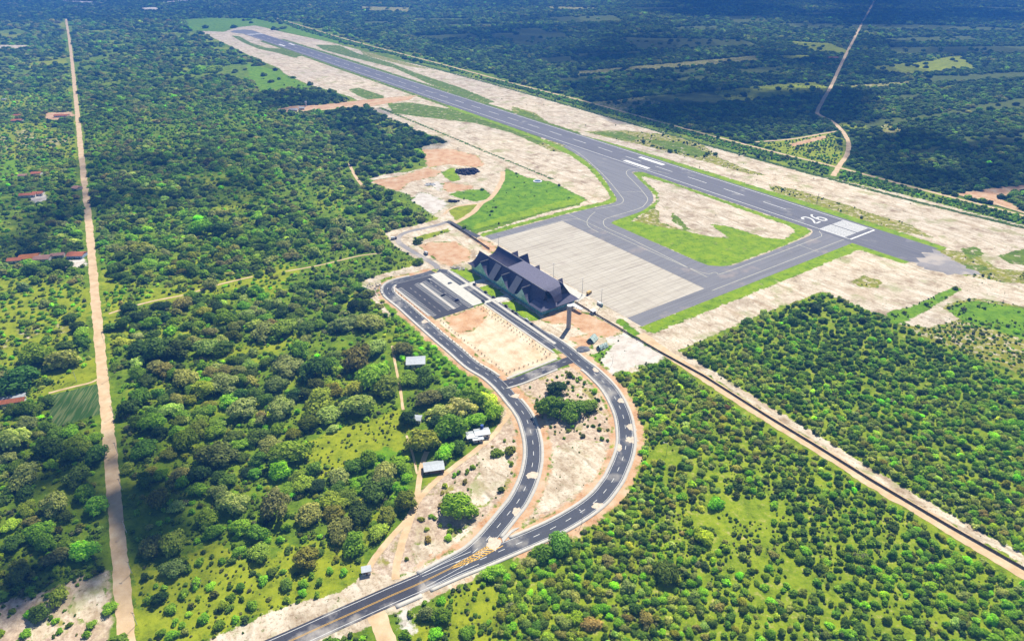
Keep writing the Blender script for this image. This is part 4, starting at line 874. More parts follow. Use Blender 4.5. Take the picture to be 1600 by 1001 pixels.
house(97, 182.5, 24, 9, 3, .08, 'tile', 'long red-roofed house touching the dirt road, upper left'); house(58, 273, 12, 9, 2.8, .15, 'tile', 'small red-roofed house alone among dark trees'); house(37, 276.5, 11, 6, 2.6, .1, 'tile_pale', 'small faded-roof shed left of the small red-roofed house')
house(45, 307, 19, 9, 3, .2, 'tile', 'red-roofed farmhouse with a pale yard in dark woods'); house(61, 304.5, 12, 9, 3, .2, 'tile', 'red roof joined to the right of the farmhouse with pale yard'); house(121, 296, 10, 9, 2.8, -.4, 'tile_pale', 'small faded-roof house at the left edge of the dirt road')
house(25, 409, 13, 8, 3, .2, 'tile', 'small red-roofed house, leftmost of the roadside row'); house(47, 405, 17, 12, 3.4, .25, 'tile_orange', 'orange-roofed house, largest in the roadside row'); house(68, 406, 15, 11, 3, .15, 'tile_pale', 'house with faded pink roof in the roadside row', windows=2)
house(92, 401, 12, 7, 2.8, .25, 'tile_pale', 'small pale tiled shed half hidden by green shrubs'); house(121, 401, 16, 11, 3.2, .05, 'tile', 'red-roofed house with blue front beside the dirt road', wall='bluewall')
house(17, 632, 19, 5, 3, .3, 'tile', 'long narrow house with red roof at the left edge of the picture'); house(13, 626.5, 22, 4, 3.2, .3, 'metal_roof', 'white strip-roofed shed behind the long narrow red roof', flat=True)
house(1301, 92, 26, 14, 3.5, 0, 'tile', 'red-roofed farm beside the far winding track'); house(7, 1.0*157, 8, 6, 2.5, 0, 'metal_roof', 'tiny pale hut in the far left meadow', flat=True)
SH = dict(name='shed', cat='shed')
house(650, 568, 14, 11, 3, .1, 'metal_roof', 'white-roofed shed half hidden by trees beside the access road', rise=1.2, **SH); house(653, 658, 4.6, 5.5, 3, R(-5), 'metal_roof', 'tiny white house between two dark trees', rise=.8, windows=1, name='house')
house(753, 680, 9.5, 6.5, 3.2, R(14), 'metal_roof', 'white-roofed house with blue water tank, right one of two joined roofs', rise=.8, tank=True); house(737, 684, 6.5, 6.5, 2.8, R(14), 'metal_roof', 'lower white-roofed house, left one of two joined roofs', rise=.6); house(747, 689, 6.5, 2.8, 2.3, R(14), 'metal_roof', 'small white porch roof in front of the joined houses', flat=True, name='porch', cat='porch')
house(678, 733, 12, 8, 2.8, R(12), 'metal_roof', 'grey corrugated-roof shed standing alone on grass by a dirt track', rise=1.0, wall='timber', **SH); house(573, 894, 4.2, 3.4, 2.6, R(15), 'metal_roof', 'small white-roofed hut by the main road junction', flat=True, windows=1, **SH)
house(459, 174, 15, 9, 3.5, .1, 'metal_roof', 'white-walled shed by the orange dirt lane beyond the woods', **SH); house(472, 171, 10, 7, 3, .1, 'metal_roof', 'grey-roofed shed right of the white-walled shed', **SH); 
c = G(478.5, 166); e = empty('tank_tower', (c[0], c[1], 0), label='small raised water tank beside the grey-roofed shed', cat='water tank'); MB().cyl(0,0,0,6,.9).build('stem', M['concrete_white'], e); MB().cyl(0,0,6,9,2.2).build('tank', M['metal_roof'], e)
house(440, 175, 12, 8, 2.6, .1, 'metal_roof', 'low pale shed left of the white-walled shed', **SH); house(460, 8.5, 20, 10, 4, 0, 'metal_roof', 'far white shed on the plain beyond the runway', **SH)
for i, (x, y, w_) in enumerate([(12,7.5,22),(150,9,30),(160,8.5,14),(254,14.5,12),(270,12,14),(352,8,10),(375,6,10),(365,12,8),(382,8,9),(338,4,14),(145,8,12),(362,18,9)]):
    wds = ['at the far left top','in the cluster below the lagoon shore','right of the cluster below the lagoon','beside the far pale clearing','right of the far pale clearing','first of the far scatter above the runway end','second of the far scatter above the runway end','third of the far scatter above the runway end','fourth of the far scatter above the runway end','highest of the far scatter near the lagoon','left in the cluster below the lagoon','lowest of the far scatter above the runway end']
    house(x, y, w_, w_*.6, 4, .3*i, 'metal_roof' if i % 3 else 'tile_pale', 'far tiny pale building '+wds[i], rise=1.5)
# planting pits with young palms in rows round the bare rectangle
def sapling_mesh():
    b = MB()
    for k in range(7):
        a = 2*math.pi*k/7+.3; d = Vector((math.cos(a), math.sin(a), 0)); s_ = d.cross(Vector((0, 0, 1)))*.16; p0 = Vector((0, 0, .5)); p1 = d*.7+Vector((0, 0, 1.3)); p2 = d*1.35+Vector((0, 0, .7))
        b.poly([p0-s_, p1-s_, p1+s_, p0+s_]); b.poly([p1-s_, p2, p1+s_])
    b.cyl(0, 0, 0, .6, .22, .12, 6)
    o = b.build('sapling', simple('young_palm', (.15, .12, .06), .9, .3, 1)); return o
sap = sapling_mesh(); first = True; cnt = 0
rows = [(-496.5, -3, 100, 5.2, 'left'), (-492.5, -5, 108, 5.2, 'left'), (-490.0, 112, 176, 5.2, 'lot'), (-493.5, 109, 178, 5.2, 'lot'), (-483.5, -3, 98, 5, 'left'), (-439.5, 0, 100, 4.6, 'right'), (-443.0, 3, 100, 4.6, 'right')]
for t0, u0, u1, st, sd in rows:
    for u in np.arange(u0, u1, st):
        if sd == 'left' and t0 == -496.5: continue
        c = W(u+random.uniform(-.5, .5), t0+random.uniform(-.5, .5)); o = sap if first else sap.copy()
        if not first: COL.objects.link(o)
        first = False; o.location = (c[0], c[1], 0); o.rotation_euler = (0, 0, random.random()*6); s_ = random.uniform(.5, .8); o.scale = (s_, s_, s_)
        lab = {'left': 'brown young palm in the rows along the western road arm', 'lot': 'brown young palm between the striped car park and the road', 'right': 'brown young palm in the rows facing the terminal road'}[sd]
        tag(o, lab, 'young palm', {'left': 'young palms west of the bare rectangle', 'lot': 'young palms beside the car park', 'right': 'young palms east of the bare rectangle'}[sd])
for v in np.arange(-480, -441, 4.4):
    for u in (-2.5,):
        c = W(u, v); o = sap.copy(); COL.objects.link(o); o.location = (c[0], c[1], 0); tag(o, 'brown young palm along the short link road', 'young palm', 'young palms along the link road')
#PART3
# ------------------------------------------------------------------ vegetation
def ico(sub):
    bm = bmesh.new(); bmesh.ops.create_icosphere(bm, subdivisions=sub, radius=1); v = np.array([list(q.co) for q in bm.verts]); f = np.array([[w_.index for w_ in p.verts] for p in bm.faces]); bm.free(); return v, f
ICO1 = ico(1); ICO2 = ico(2)
def crown_mesh(nm, seed, nl, nleaf, size, flat, core=ICO1, spread=.62, lr=(.30, .50)):
    """a crown of radius 1: overlapping lobes, each covered with leaf clusters turned every way"""
    g_ = np.random.default_rng(seed); lob = []
    lob.append((np.array([0, 0, .55*flat]), .55))
    for k in range(nl):
        a = 2*math.pi*(k+g_.random()*.8)/nl; r_ = spread*math.sqrt(g_.uniform(.2, 1.25)); q = g_.uniform(*lr)*g_.uniform(.75, 1.15); lob.append((np.array([r_*math.cos(a), r_*math.sin(a), flat*(g_.uniform(.35, .95)-.45*r_)]), q))
    V = []; Fq = []; L = []
    def add(v, f, l):
        b = sum(len(x) for x in V); V.append(v); Fq.append(f+b); L.append(np.broadcast_to(l, len(f)).astype(float))
    cores = []
    for c, r_ in lob:
        v, f = core; rr = r_*.80*(1+.22*(g_.random(len(v))-.5)); vv = v*rr[:, None]*np.array([1, 1, flat*1.15])+c; vv[:, 2] = np.maximum(vv[:, 2], .03); cores.append((vv, f, .12))
    P_ = []; Nn = []; LT = []
    tot = sum(r_**2 for _, r_ in lob)
    for c, r_ in lob:
        n = int(nleaf*r_*r_/tot*1.5); d = g_.normal(size=(n, 3)); d /= np.linalg.norm(d, axis=1)[:, None]; d[:, 2] = np.where(d[:, 2] < -.35, -d[:, 2], d[:, 2])
        p = c+d*r_*np.array([1, 1, flat*1.15])*g_.uniform(.84, 1.2, (n, 1)); keep = np.ones(n, bool)
        for c2, r2 in lob:
            if c2 is c: continue
            e = (p-c2)/np.array([1, 1, flat*1.15]); keep &= (e*e).sum(1) > (r2*.84)**2
        keep &= p[:, 2] > .02; P_.append(p[keep]); Nn.append(d[keep]); LT.append(np.full(keep.sum(), g_.uniform(-.16, .16)))
    P_ = np.concatenate(P_); Nn = np.concatenate(Nn); LT = np.concatenate(LT); n = len(P_)
    Nn = Nn+g_.normal(size=(n, 3))*.42+np.array([0, 0, .35]); Nn /= np.linalg.norm(Nn, axis=1)[:, None]
    a1 = np.cross(Nn, g_.normal(size=(n, 3))); a1 /= np.linalg.norm(a1, axis=1)[:, None]; a2 = np.cross(Nn, a1); sz = size*g_.uniform(.6, 1.35, (n, 1))
    q = np.stack([P_-a1*sz-a2*sz*.7, P_+a1*sz-a2*sz*.5, P_+a1*sz*.7+a2*sz, P_-a1*sz*.9+a2*sz*.8], 1).reshape(-1, 3)
    qf = np.arange(4*n).reshape(n, 4)
    # triangles only: cores and split leaves share one mesh
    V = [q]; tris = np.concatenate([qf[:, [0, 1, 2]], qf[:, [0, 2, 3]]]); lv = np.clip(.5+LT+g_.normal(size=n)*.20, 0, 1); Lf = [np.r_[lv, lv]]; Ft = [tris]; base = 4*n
    for vv, f, l in cores: V.append(vv); Ft.append(f+base); Lf.append(np.full(len(f), .32)); base += len(vv)  # cores take a darker leaf tone, painting shade into the crown gaps
    me_o = mesh_np(nm, np.concatenate(V), np.concatenate(Ft), M['leaf'], attrs={'leaf': ('FACE', np.concatenate(Lf))})
    me = me_o.data; bpy.data.objects.remove(me_o); return me
TREE_HI = [crown_mesh('crown', 10+k, 7+k % 3, 1000, .062, .62+.05*(k % 3), ICO1) for k in range(6)]
TREE_OPEN = [crown_mesh('crown', 40+k, 9, 560, .055, .66, ICO1, .72, (.22, .34)) for k in range(2)]
BUSH_HI = [crown_mesh('foliage', 60+k, 5+k % 2, 520, .085, .72+.08*(k % 2), ICO1, .5, (.36, .55)) for k in range(4)]
TREE_LO = [crown_mesh('crown', 80+k, 6, 210, .13, .66, ICO1) for k in range(5)]
BUSH_LO = [crown_mesh('foliage', 95+k, 4, 110, .17, .8, ICO1, .45, (.38, .55)) for k in range(3)]
tb_ = MB(); tb_.bar((0,0,0), (.02,.01,.30), .045, 7); [tb_.bar((.02,.01,.26), (.42*math.cos(a), .42*math.sin(a), .52), .022, 5) for a in (0.3, 1.7, 2.9, 4.1, 5.4)]
TR_o = tb_.build('trunk', M['trunk']); TRUNK = TR_o.data; bpy.data.objects.remove(TR_o)

PAL = dict(
 grey=((.230,.255,.105), 'grey-green'), dark=((.085,.150,.026), 'dark green'), deep=((.038,.085,.024), 'very dark green'), mid=((.165,.265,.026), 'mid green'),
 bright=((.180,.320,.016), 'bright green'), olive=((.235,.270,.045), 'olive'), brown=((.230,.205,.095), 'brownish'), yellow=((.300,.370,.024), 'yellow-green'), pale=((.270,.300,.150), 'pale grey-green'))
# regions in the traced outline: kind, cover, crown min, max, palette weights
REG = [
 ('tree', .66, 8, 15.5, dict(grey=.26, mid=.24, dark=.22, deep=.06, olive=.10, bright=.08, pale=.03, brown=.01), None),
 ('tree', .74, 8.5, 15.5, dict(grey=.30, mid=.24, dark=.22, deep=.05, olive=.08, bright=.08, pale=.03), [(115,60),(300,60),(450,120),(560,160),(700,225),(655,240),(660,262),(570,290),(640,330),(600,390),(420,400),(160,400)]),
 ('tree', .90, 9, 13, dict(dark=.45, deep=.35, mid=.15, grey=.05), [(400,150),(470,142),(545,158),(520,168),(400,165)]),
 ('tree', .86, 9, 15, dict(dark=.4, deep=.2, mid=.2, grey=.15), [(510,175),(570,168),(650,205),(700,224),(655,234),(662,258),(560,285),(520,230)]),
 ('tree', .90, 8, 14, dict(dark=.48, deep=.18, mid=.22, grey=.10, olive=.02), [(427,22),(800,126),(1200,232),(1600,334),(2060,458),(2060,-60),(427,-60)]),
 ('tree', .95, 8, 13, dict(dark=.40, deep=.35, mid=.15, grey=.10), [(-460,44),(283,30),(440,30),(440,-60),(-460,-60)]),
 ('bush', .62, 3, 6.5, dict(dark=.35, mid=.35, bright=.15, grey=.15), [(427,29),(800,131),(1200,236),(1600,339),(1800,388),(1800,405),(1600,352),(1400,304),(1170,240),(1010,196),(850,152),(700,108),(550,70),(470,48)]),
 ('bush', .72, 3.2, 6.8, dict(mid=.34, dark=.14, grey=.16, olive=.14, bright=.14, pale=.04, yellow=.02, brown=.02), [(1065,548),(1190,497),(1285,458),(1345,478),(1400,507),(1500,545),(2060,760),(2060,1140),(560,1140),(790,900),(900,850),(985,770),(1003,700),(990,640),(958,590),(1040,567)]),
 ('bush', .76, 3.4, 7.2, dict(dark=.34, deep=.04, mid=.36, bright=.12, grey=.10, olive=.04), [(1150,520),(1285,462),(1400,510),(1500,550),(1650,620),(1650,760),(1560,770),(1450,690),(1330,640),(1200,580)]),
 ('bush', .76, 3.6, 7.6, dict(dark=.30, deep=.03, mid=.38, bright=.18, grey=.06, olive=.05), [(1180,760),(1300,740),(1650,960),(1700,1100),(1350,1100)]),
 ('bush', .78, 3, 7, dict(bright=.62, mid=.3, yellow=.08), [(595,470),(630,500),(700,560),(790,610),(790,640),(740,645),(690,600),(640,560),(600,510)]),
 ('bush', .8, 4, 9, dict(bright=.7, mid=.2, yellow=.1), [(540,745),(600,700),(640,720),(640,790),(590,795)]),
 ('bush', .22, 3, 7, dict(mid=.5, dark=.2, olive=.3), [(205,880),(330,850),(500,850),(570,890),(500,930),(285,1020),(215,1020)]),
 ('tree', .05, 8, 11, dict(mid=.5, dark=.5), [(480,690),(560,660),(622,640),(632,665),(628,700),(570,722),(500,745),(478,715)]),
 ('bush', .05, 2, 4, dict(mid=.5, dark=.5), [(640,972),(720,925),(762,902),(785,925),(775,970),(790,1040),(640,1040)]),
 ('tree', .55, 8, 13, dict(grey=.4, mid=.3, olive=.3), [(0,195),(118,205),(125,260),(0,290)]),
 ('tree', .50, 8, 14, dict(grey=.4, mid=.3, dark=.3), [(0,430),(140,430),(145,500),(110,540),(0,600)]),
 ('bush', .30, 2, 4, dict(mid=.5, dark=.3, olive=.2), [(787,270),(862,285),(910,309),(800,338),(725,350),(740,330)]),
 ('bush', .92, 4, 8, dict(dark=.4, grey=.3, mid=.3), [(701,304),(741,297),(762,300),(764,311),(718,310)]),
 ('bush', .9, 3, 5, dict(bright=1.), [(690,270),(710,263),(720,281),(700,282)]), ('bush', .9, 3, 6, dict(dark=.5, deep=.5), [(790,270),(818,276),(812,284),(792,280)]),
 ('bush', .18, 1.5, 4, dict(mid=.5, olive=.5), [(1400,507),(1500,500),(1600,530),(1700,560),(1700,640),(1600,600),(1480,545)]),
 ('bush', .30, 2, 5, dict(mid=.4, dark=.3, bright=.3), [(1185,226),(1300,208),(1322,240),(1303,262),(1250,246)]),
 ('bush', .07, 1.5, 4, dict(olive=.5, mid=.3, brown=.2), [(800,605),(887,574),(955,640),(961,710),(917,773),(827,824),(851,700),(835,650)]),
 ('bush', .14, 1.5, 5, dict(olive=.4, mid=.3, brown=.3), [(786,640),(815,705),(783,792),(737,842),(655,885),(610,870),(650,790),(690,742)]),
 ('none', 0, 1, 1, dict(mid=1.), [(75,618),(152,600),(160,645),(82,668)]),
]
KEEP = set(CL)
BLOCK = [(c, p) for c, p in LC]
def cover_class(P_):
    cl = np.zeros(len(P_), int)
    for c, poly in BLOCK:
        lo = poly.min(0); hi = poly.max(0); ix = np.where((P_[:, 0] > lo[0]) & (P_[:, 0] < hi[0]) & (P_[:, 1] > lo[1]) & (P_[:, 1] < hi[1]))[0]
        if len(ix): m = inpoly(P_[ix, 0], P_[ix, 1], poly); cl[ix[m]] = CL.index(c)+1
    return cl
BARE = {CL.index(c)+1 for c in ('sand', 'rect', 'orange', 'white', 'lush', 'garden')}
AIR = Gp([(300,45),(445,116),(572,166),(700,222),(640,262),(580,280),(650,335),(698,352),(600,362),(606,395),(640,405),(592,425),(560,440),(620,500),(748,575),(786,606),(887,578),(935,600),(960,590),(1040,562),(1110,530),(1190,494),(1285,458),(1345,478),(1400,505),(1500,500),(1750,540),(1750,395),(1600,350),(1400,302),(1170,240),(1010,194),(850,150),(700,110),(512,62),(440,48),(350,46)])
def near_tracks(P_, air=True):
    bad = inpoly(P_[:, 0], P_[:, 1], AIR) if air else np.zeros(len(P_), bool)
    for n_, p, wd in ROADS_D+[('a', RD[k], 15) for k in RD]:
        pr, _ = resample(p, 8)
        lo = pr.min(0)-25; hi = pr.max(0)+25; ix = np.where((P_[:, 0] > lo[0]) & (P_[:, 0] < hi[0]) & (P_[:, 1] > lo[1]) & (P_[:, 1] < hi[1]))[0]
        for k in range(0, len(ix), 4000):
            j = ix[k:k+4000]; d = ((P_[j][:, None]-pr[None])**2).sum(-1).min(1); bad[j] |= d < (wd/2+4.2+np.maximum(0, P_[j][:, 1]-900)*.0028)**2
    return bad
HOUSES = np.array([[o.location.x, o.location.y] for o in COL.objects if o.parent is None and o.get('category') in ('house', 'shed', 'porch', 'tent', 'kiosk', 'car', 'truck', 'street lamp', 'water tank', 'utility pole', 'airport terminal')])
# trees traced one by one: crown centre, crown width in the photograph, colour
HAND = [(868,606,32,'deep'),(856,640,44,'mid'),(893,643,48,'mid'),(922,632,30,'olive'),(712,795,56,'mid'),(776,703,22,'mid'),(797,700,20,'olive'),(722,640,50,'pale'),
 (664,692,50,'olive'),(706,672,52,'mid'),(696,706,34,'mid'),(733,628,52,'mid'),(762,628,42,'olive'),(772,645,34,'bright'),(744,655,36,'mid'),(690,645,48,'pale'),(668,622,42,'grey'),(635,655,28,'deep'),(683,657,30,'deep'),(701,612,34,'grey'),
 (640,592,36,'mid'),(664,588,34,'dark'),(630,545,36,'grey'),(575,505,46,'grey'),(535,508,44,'grey'),(478,512,34,'dark'),(412,520,44,'grey'),(442,516,44,'olive'),(585,545,40,'grey'),(450,575,54,'grey'),(492,582,48,'dark'),(470,548,36,'mid'),(430,602,38,'grey'),
 (560,566,50,'grey'),(582,592,56,'mid'),(605,606,50,'olive'),(500,628,50,'olive'),(560,637,52,'grey'),(440,642,46,'grey'),(512,647,46,'grey'),(482,662,34,'mid'),(450,712,62,'mid'),(420,697,40,'grey'),(437,735,34,'bright'),(530,742,38,'grey'),(552,727,32,'dark'),(600,742,48,'grey'),(588,764,52,'dark'),(575,716,34,'bright'),(620,727,36,'bright'),
 (430,795,62,'brown'),(482,802,48,'grey'),(530,828,46,'grey'),(405,862,38,'olive'),(476,872,42,'olive'),(447,908,24,'dark'),(632,783,36,'olive'),(606,802,34,'olive'),(665,955,32,'pale'),(690,960,34,'mid'),(680,985,26,'bright'),(640,850,0,'mid'),
 (218,545,42,'deep'),(248,552,50,'dark'),(277,548,46,'dark'),(322,545,40,'grey'),(348,545,36,'dark'),(290,592,44,'grey'),(350,602,48,'grey'),(376,642,46,'grey'),(318,610,36,'olive'),(30,602,60,'deep'),(98,566,48,'grey'),(60,560,46,'mid'),(340,712,60,'grey'),(290,690,44,'mid'),(225,700,44,'dark'),(240,660,40,'mid'),(200,640,36,'dark'),(220,620,38,'mid'),(265,640,36,'grey'),
 (275,788,34,'pale'),(365,787,50,'grey'),(342,768,34,'grey'),(272,852,46,'olive'),(270,886,38,'grey'),(246,932,24,'deep'),(130,862,42,'mid'),(85,790,46,'grey'),(60,830,44,'mid'),(30,890,44,'dark'),(150,790,40,'mid'),(105,850,36,'mid'),(90,930,34,'olive'),(60,955,30,'dark'),(170,945,24,'mid'),(185,995,30,'mid'),(120,745,44,'dark'),(150,710,40,'dark'),(40,745,46,'grey'),(20,690,50,'grey'),(75,700,44,'dark'),(115,690,36,'mid'),
 (1040,895,42,'dark'),(1100,835,34,'yellow'),(1118,783,28,'bright'),(950,870,26,'brown'),(980,915,28,'pale'),(925,970,30,'brown'),(1010,962,26,'brown'),(730,985,26,'mid'),(900,960,30,'bright'),(1275,480,24,'deep'),(1253,492,20,'dark'),(1240,500,18,'dark'),(654,407,18,'mid'),(653,375,16,'dark'),(430,108,9,'deep'),(312,112,22,'bright'),(335,115,26,'olive'),(370,365,24,'olive'),(313,360,36,'bright'),(340,362,34,'deep'),(285,475,34,'grey'),(330,445,26,'grey')]
pts = []                                           # x, y, diameter, height factor, colour key, kind(0 tree 1 bush), priority
for x, y, w_, c_ in HAND:
    if not w_: continue
    g0 = G(x, y, 3.5); _, _, sc = toimg(g0[None], 3.5); d = w_/float(sc[0]); pts.append((g0[0], g0[1], d, c_, 0 if d > 10.5 or x < 800 else 1, 1))
hp = np.array([[p[0], p[1], p[2]] for p in pts])
keys = list(PAL)
def scatter(y0, y1, regs, mult=1.0):
    """jittered grid over one belt of the plain, thinned by region, clearing noise and land cover"""
    out = []
    for ri, (kind, cov, dmin, dmax, pal, poly) in enumerate(regs):
        if kind == 'none': continue
        dm = (dmin+dmax)/2*mult; cell = math.sqrt(.785*dm*dm/max(cov, .3))*.93
        xw = y1*1.25+120
        if poly is not None:
            cl_ = [(min(max(a, -460), 2060), min(max(b, -60), 1140)) for a, b in poly]; w2 = Gp(cl_); xa, xb = max(-xw, w2[:, 0].min()), min(xw, w2[:, 0].max()); ya, yb = max(y0, w2[:, 1].min()), min(y1, w2[:, 1].max())
        else: xa, xb, ya, yb = -xw, xw, y0, y1
        if xb <= xa or yb <= ya: continue
        nx, ny = int((xb-xa)/cell)+1, int((yb-ya)/cell)+1
        gx, gy = np.meshgrid(np.arange(nx), np.arange(ny)); jt = .42 if kind == 'tree' else .34; q = np.stack([xa+(gx+.5*(gy % 2))*cell, ya+gy*cell], -1).reshape(-1, 2)+rng.uniform(-jt, jt, (nx*ny, 2))*cell
        px, py, sc = toimg(q); m = (px > -420) & (px < 2020) & (py > -22) & (py < 1130); q = q[m]; px, py = px[m], py[m]
        if not len(q): continue
        rid = np.zeros(len(q), int)
        for k, rg in enumerate(regs):
            if rg[5] is not None: rid[inpoly(px, py, rg[5])] = k
        m = rid == ri; q = q[m]
        if not len(q): continue
        nz = vnoise(q, 70, 3)*.55+vnoise(q, 31, 4)*.30+vnoise(q, 13, 5)*.15
        if cov < .3: m = rng.random(len(q)) < cov/.3
        elif cov < .75: m = nz*.8+rng.random(len(q))*.2 > (.42 if kind == 'tree' else .34)
        elif kind == 'tree' and cov < .8: m = vnoise(q, 40, 3)*.25+vnoise(q, 17, 4)*.3+rng.random(len(q))*.45 > .36
        elif kind == 'bush' and len(q): m = nz*.45+rng.random(len(q))*.55 > .35
        else: m = nz > .27 if kind == 'tree' else nz > .34
        if cov > .85: m = nz > .12
        q = q[m]
        if not len(q): continue
        cl = cover_class(q); jw = ~np.isin(cl, list(BARE)); thin = np.isin(cl, [CL.index(c)+1 for c in ('meadow', 'lush2', 'field', 'dry', 'weeds')]); hi_ = np.isin(cl, [CL.index('lush2')+1])
        if kind == 'tree': jw &= ~(thin & (rng.random(len(q)) > (.16 if y0 < 1300 else .04)))
        elif cov > .3: jw &= ~(thin & ~hi_ & (rng.random(len(q)) > .35))
        q = q[jw]
        if not len(q): continue
        q = q[~near_tracks(q)]
        if not len(q): continue
        dd = ((q[:, None]-HOUSES[None])**2).sum(-1).min(1) if len(q) < 60000 else np.full(len(q), 1e9)
        q = q[dd > 10.5**2]
        dia = (dmin+(dmax-dmin)*rng.beta(2, 2.2, len(q)))*mult*(.85+.3*vnoise(q, 90, 8))
        if len(q): # keep clear of the traced trees
            e = ((q[:, None]-hp[None, :, :2])**2).sum(-1)**.5-(dia[:, None]*.36+hp[None, :, 2]*.36); ok = (e > 0).all(1); q = q[ok]; dia = dia[ok]
        pk = list(pal); wt = np.array([pal[k] for k in pk], float); wt /= wt.sum()
        u = np.clip(vnoise(q, 55, 11)*.6+rng.random(len(q))*.7-.15, 0, .9999); cum = np.cumsum(wt); ci = np.minimum(np.searchsorted(cum, u), len(pk)-1)
        out += [(a[0], a[1], b, pk[c], 0 if kind == 'tree' else 1, 0) for a, b, c in zip(q, dia, ci)]
    return out
pts += scatter(190, 700, REG); pts += scatter(700, 1400, REG, 1.0); pts += scatter(1400, 2400, REG, 1.25); pts += scatter(2400, 4200, REG, 1.7)
UND = [('bush', .21, 2.6, 6.2, dict(mid=.34, bright=.30, grey=.14, olive=.14, yellow=.08), None)]+[('none', 0, 1, 1, dict(mid=1.), g_[5]) for g_ in REG[1:] if g_[0] != 'tree' or g_[1] < .3 or g_[1] > .85]
pts += scatter(190, 700, UND); pts += scatter(700, 1500, UND, 1.35)
print('plants', len(pts))
PX = np.array([[p[0], p[1]] for p in pts]); DI = np.array([p[2] for p in pts]); CK = [p[3] for p in pts]; KD = np.array([p[4] for p in pts]); PRI = np.array([p[5] for p in pts])
ix, iy, isc = toimg(PX, 3.0); size = DI*isc; inside = (ix > 8) & (ix < 1592) & (iy > 8) & (iy < 992)
TINT = np.array([PAL[k][0] for k in CK]); TINT = TINT*1.36*np.exp(rng.normal(0, .22, (len(pts), 1)))*np.exp(rng.normal(0, .08, (len(pts), 3)))
TINT = TINT*np.where(KD[:, None] == 1, np.array([[1.20, 1.27, .62]]), np.array([[1.12, 1.15, .70]]))
ROT = rng.uniform(0, 6.28, len(pts)); HF = rng.uniform(.75, 1.3, len(pts)); AN = rng.uniform(.80, 1.25, len(pts))
# landmarks for the labels
LM = [(876,515,'the water tower'),(815,450,'the terminal'),(678,733,'the grey corrugated shed'),(745,684,'the two joined white roofs'),(653,658,'the tiny white house'),(650,568,'the half-hidden shed'),(573,894,'the white hut at the junction'),(121,401,'the blue-fronted house'),(47,405,'the orange-roofed house'),(17,632,'the long narrow house'),
 (172,592,'the garden plot'),(203,1001,'the near end of the dirt road'),(188,870,'the lower dirt road'),(168,700,'the middle dirt road'),(150,480,'the dirt road bend'),(780,850,'the road fork'),(660,915,'the main road'),(475,990,'the main road end'),(845,700,'the inner road arm'),(990,670,'the outer road curve'),(900,815,'the lower outer curve'),(610,460,'the far car park bend'),
 (700,545,'the western road arm'),(1040,560,'the pale sand patch'),(1120,600,'the upper fence line'),(1280,700,'the middle fence line'),(1440,800,'the lower fence line'),(1590,885,'the near end of the fence'),(1285,458,'the sand tip on the right'),(1490,500,'the right green field'),(1590,600,'the right picture edge'),(1300,995,'the bottom edge right of centre'),(1000,995,'the bottom edge at centre'),(780,995,'the bottom meadow'),(560,680,'the yellow-green clearing'),(400,930,'the lower left meadow'),(130,930,'the bare lower left ground'),(350,540,'the upper wood path'),(1150,850,'the heart of the bush field'),(1480,960,'the lower right corner'),(300,760,'the left wood middle')]
LMp = np.array([[a, b] for a, b, _ in LM], float)
ORD = ['nearest', 'second', 'third', 'fourth', 'fifth', 'sixth', 'seventh', 'eighth', 'ninth', 'tenth', 'eleventh', 'twelfth']
def relabel(items, noun):
    grp = {}
    for i in items:
        d = np.hypot(LMp[:, 0]-ix[i], (LMp[:, 1]-iy[i])); k = int(d.argmin()); dx, dy = ix[i]-LMp[k, 0], iy[i]-LMp[k, 1]
        a = math.degrees(math.atan2(-dy, dx)) % 360; wd = ['right of', 'above and right of', 'above', 'above and left of', 'left of', 'below and left of', 'below', 'below and right of'][int((a+22.5)//45) % 8]
        sz = 'large' if size[i] > (44 if KD[i] == 0 else 27) else ('small' if size[i] < (30 if KD[i] == 0 else 20) else 'medium')
        grp.setdefault((sz, PAL[CK[i]][1], wd, LM[k][2]), []).append((d[k], i))
    lab = {}
    for (sz, cn, wd, lm), l in grp.items():
        l.sort()
        for n_, (_, i) in enumerate(l): lab[i] = f'{sz} {cn} {noun} {wd} {lm}' + ('' if len(l) == 1 else (', '+ORD[n_]) if n_ < 12 else ', one of many')
    return lab
indiv = np.zeros(len(pts), bool); SRC_T = []; SRC_B = []
def rank(kd, n):
    c = np.where((KD == kd) & inside)[0]; return c[np.argsort(-(size[c]))][:n]
trees = rank(0, 298); bushes = rank(1, 298); indiv[trees] = True; indiv[bushes] = True
LT_ = relabel(trees, 'tree'); LB_ = relabel(bushes, 'bush')
def hgt(i): return DI[i]*.5*HF[i]
for n_, i in enumerate(trees):
    r_ = DI[i]/2; e = empty('tree', (PX[i, 0], PX[i, 1], 0), float(ROT[i]), label=LT_[i], cat='tree', group='broad crowned trees scattered over the western woods and roadsides'); e.scale = (r_*AN[i], r_/AN[i], r_*HF[i])
    low = n_ >= len(trees)-5; op = CK[i] in ('brown', 'pale'); me = TREE_LO[n_-(len(trees)-5)] if low else (TREE_OPEN[n_ % 2] if op else TREE_HI[n_ % 6])
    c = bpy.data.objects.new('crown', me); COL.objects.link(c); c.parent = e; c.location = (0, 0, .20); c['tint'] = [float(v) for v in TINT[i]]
    t2 = bpy.data.objects.new('trunk', TRUNK); COL.objects.link(t2); t2.parent = e
    if low: SRC_T.append(c)
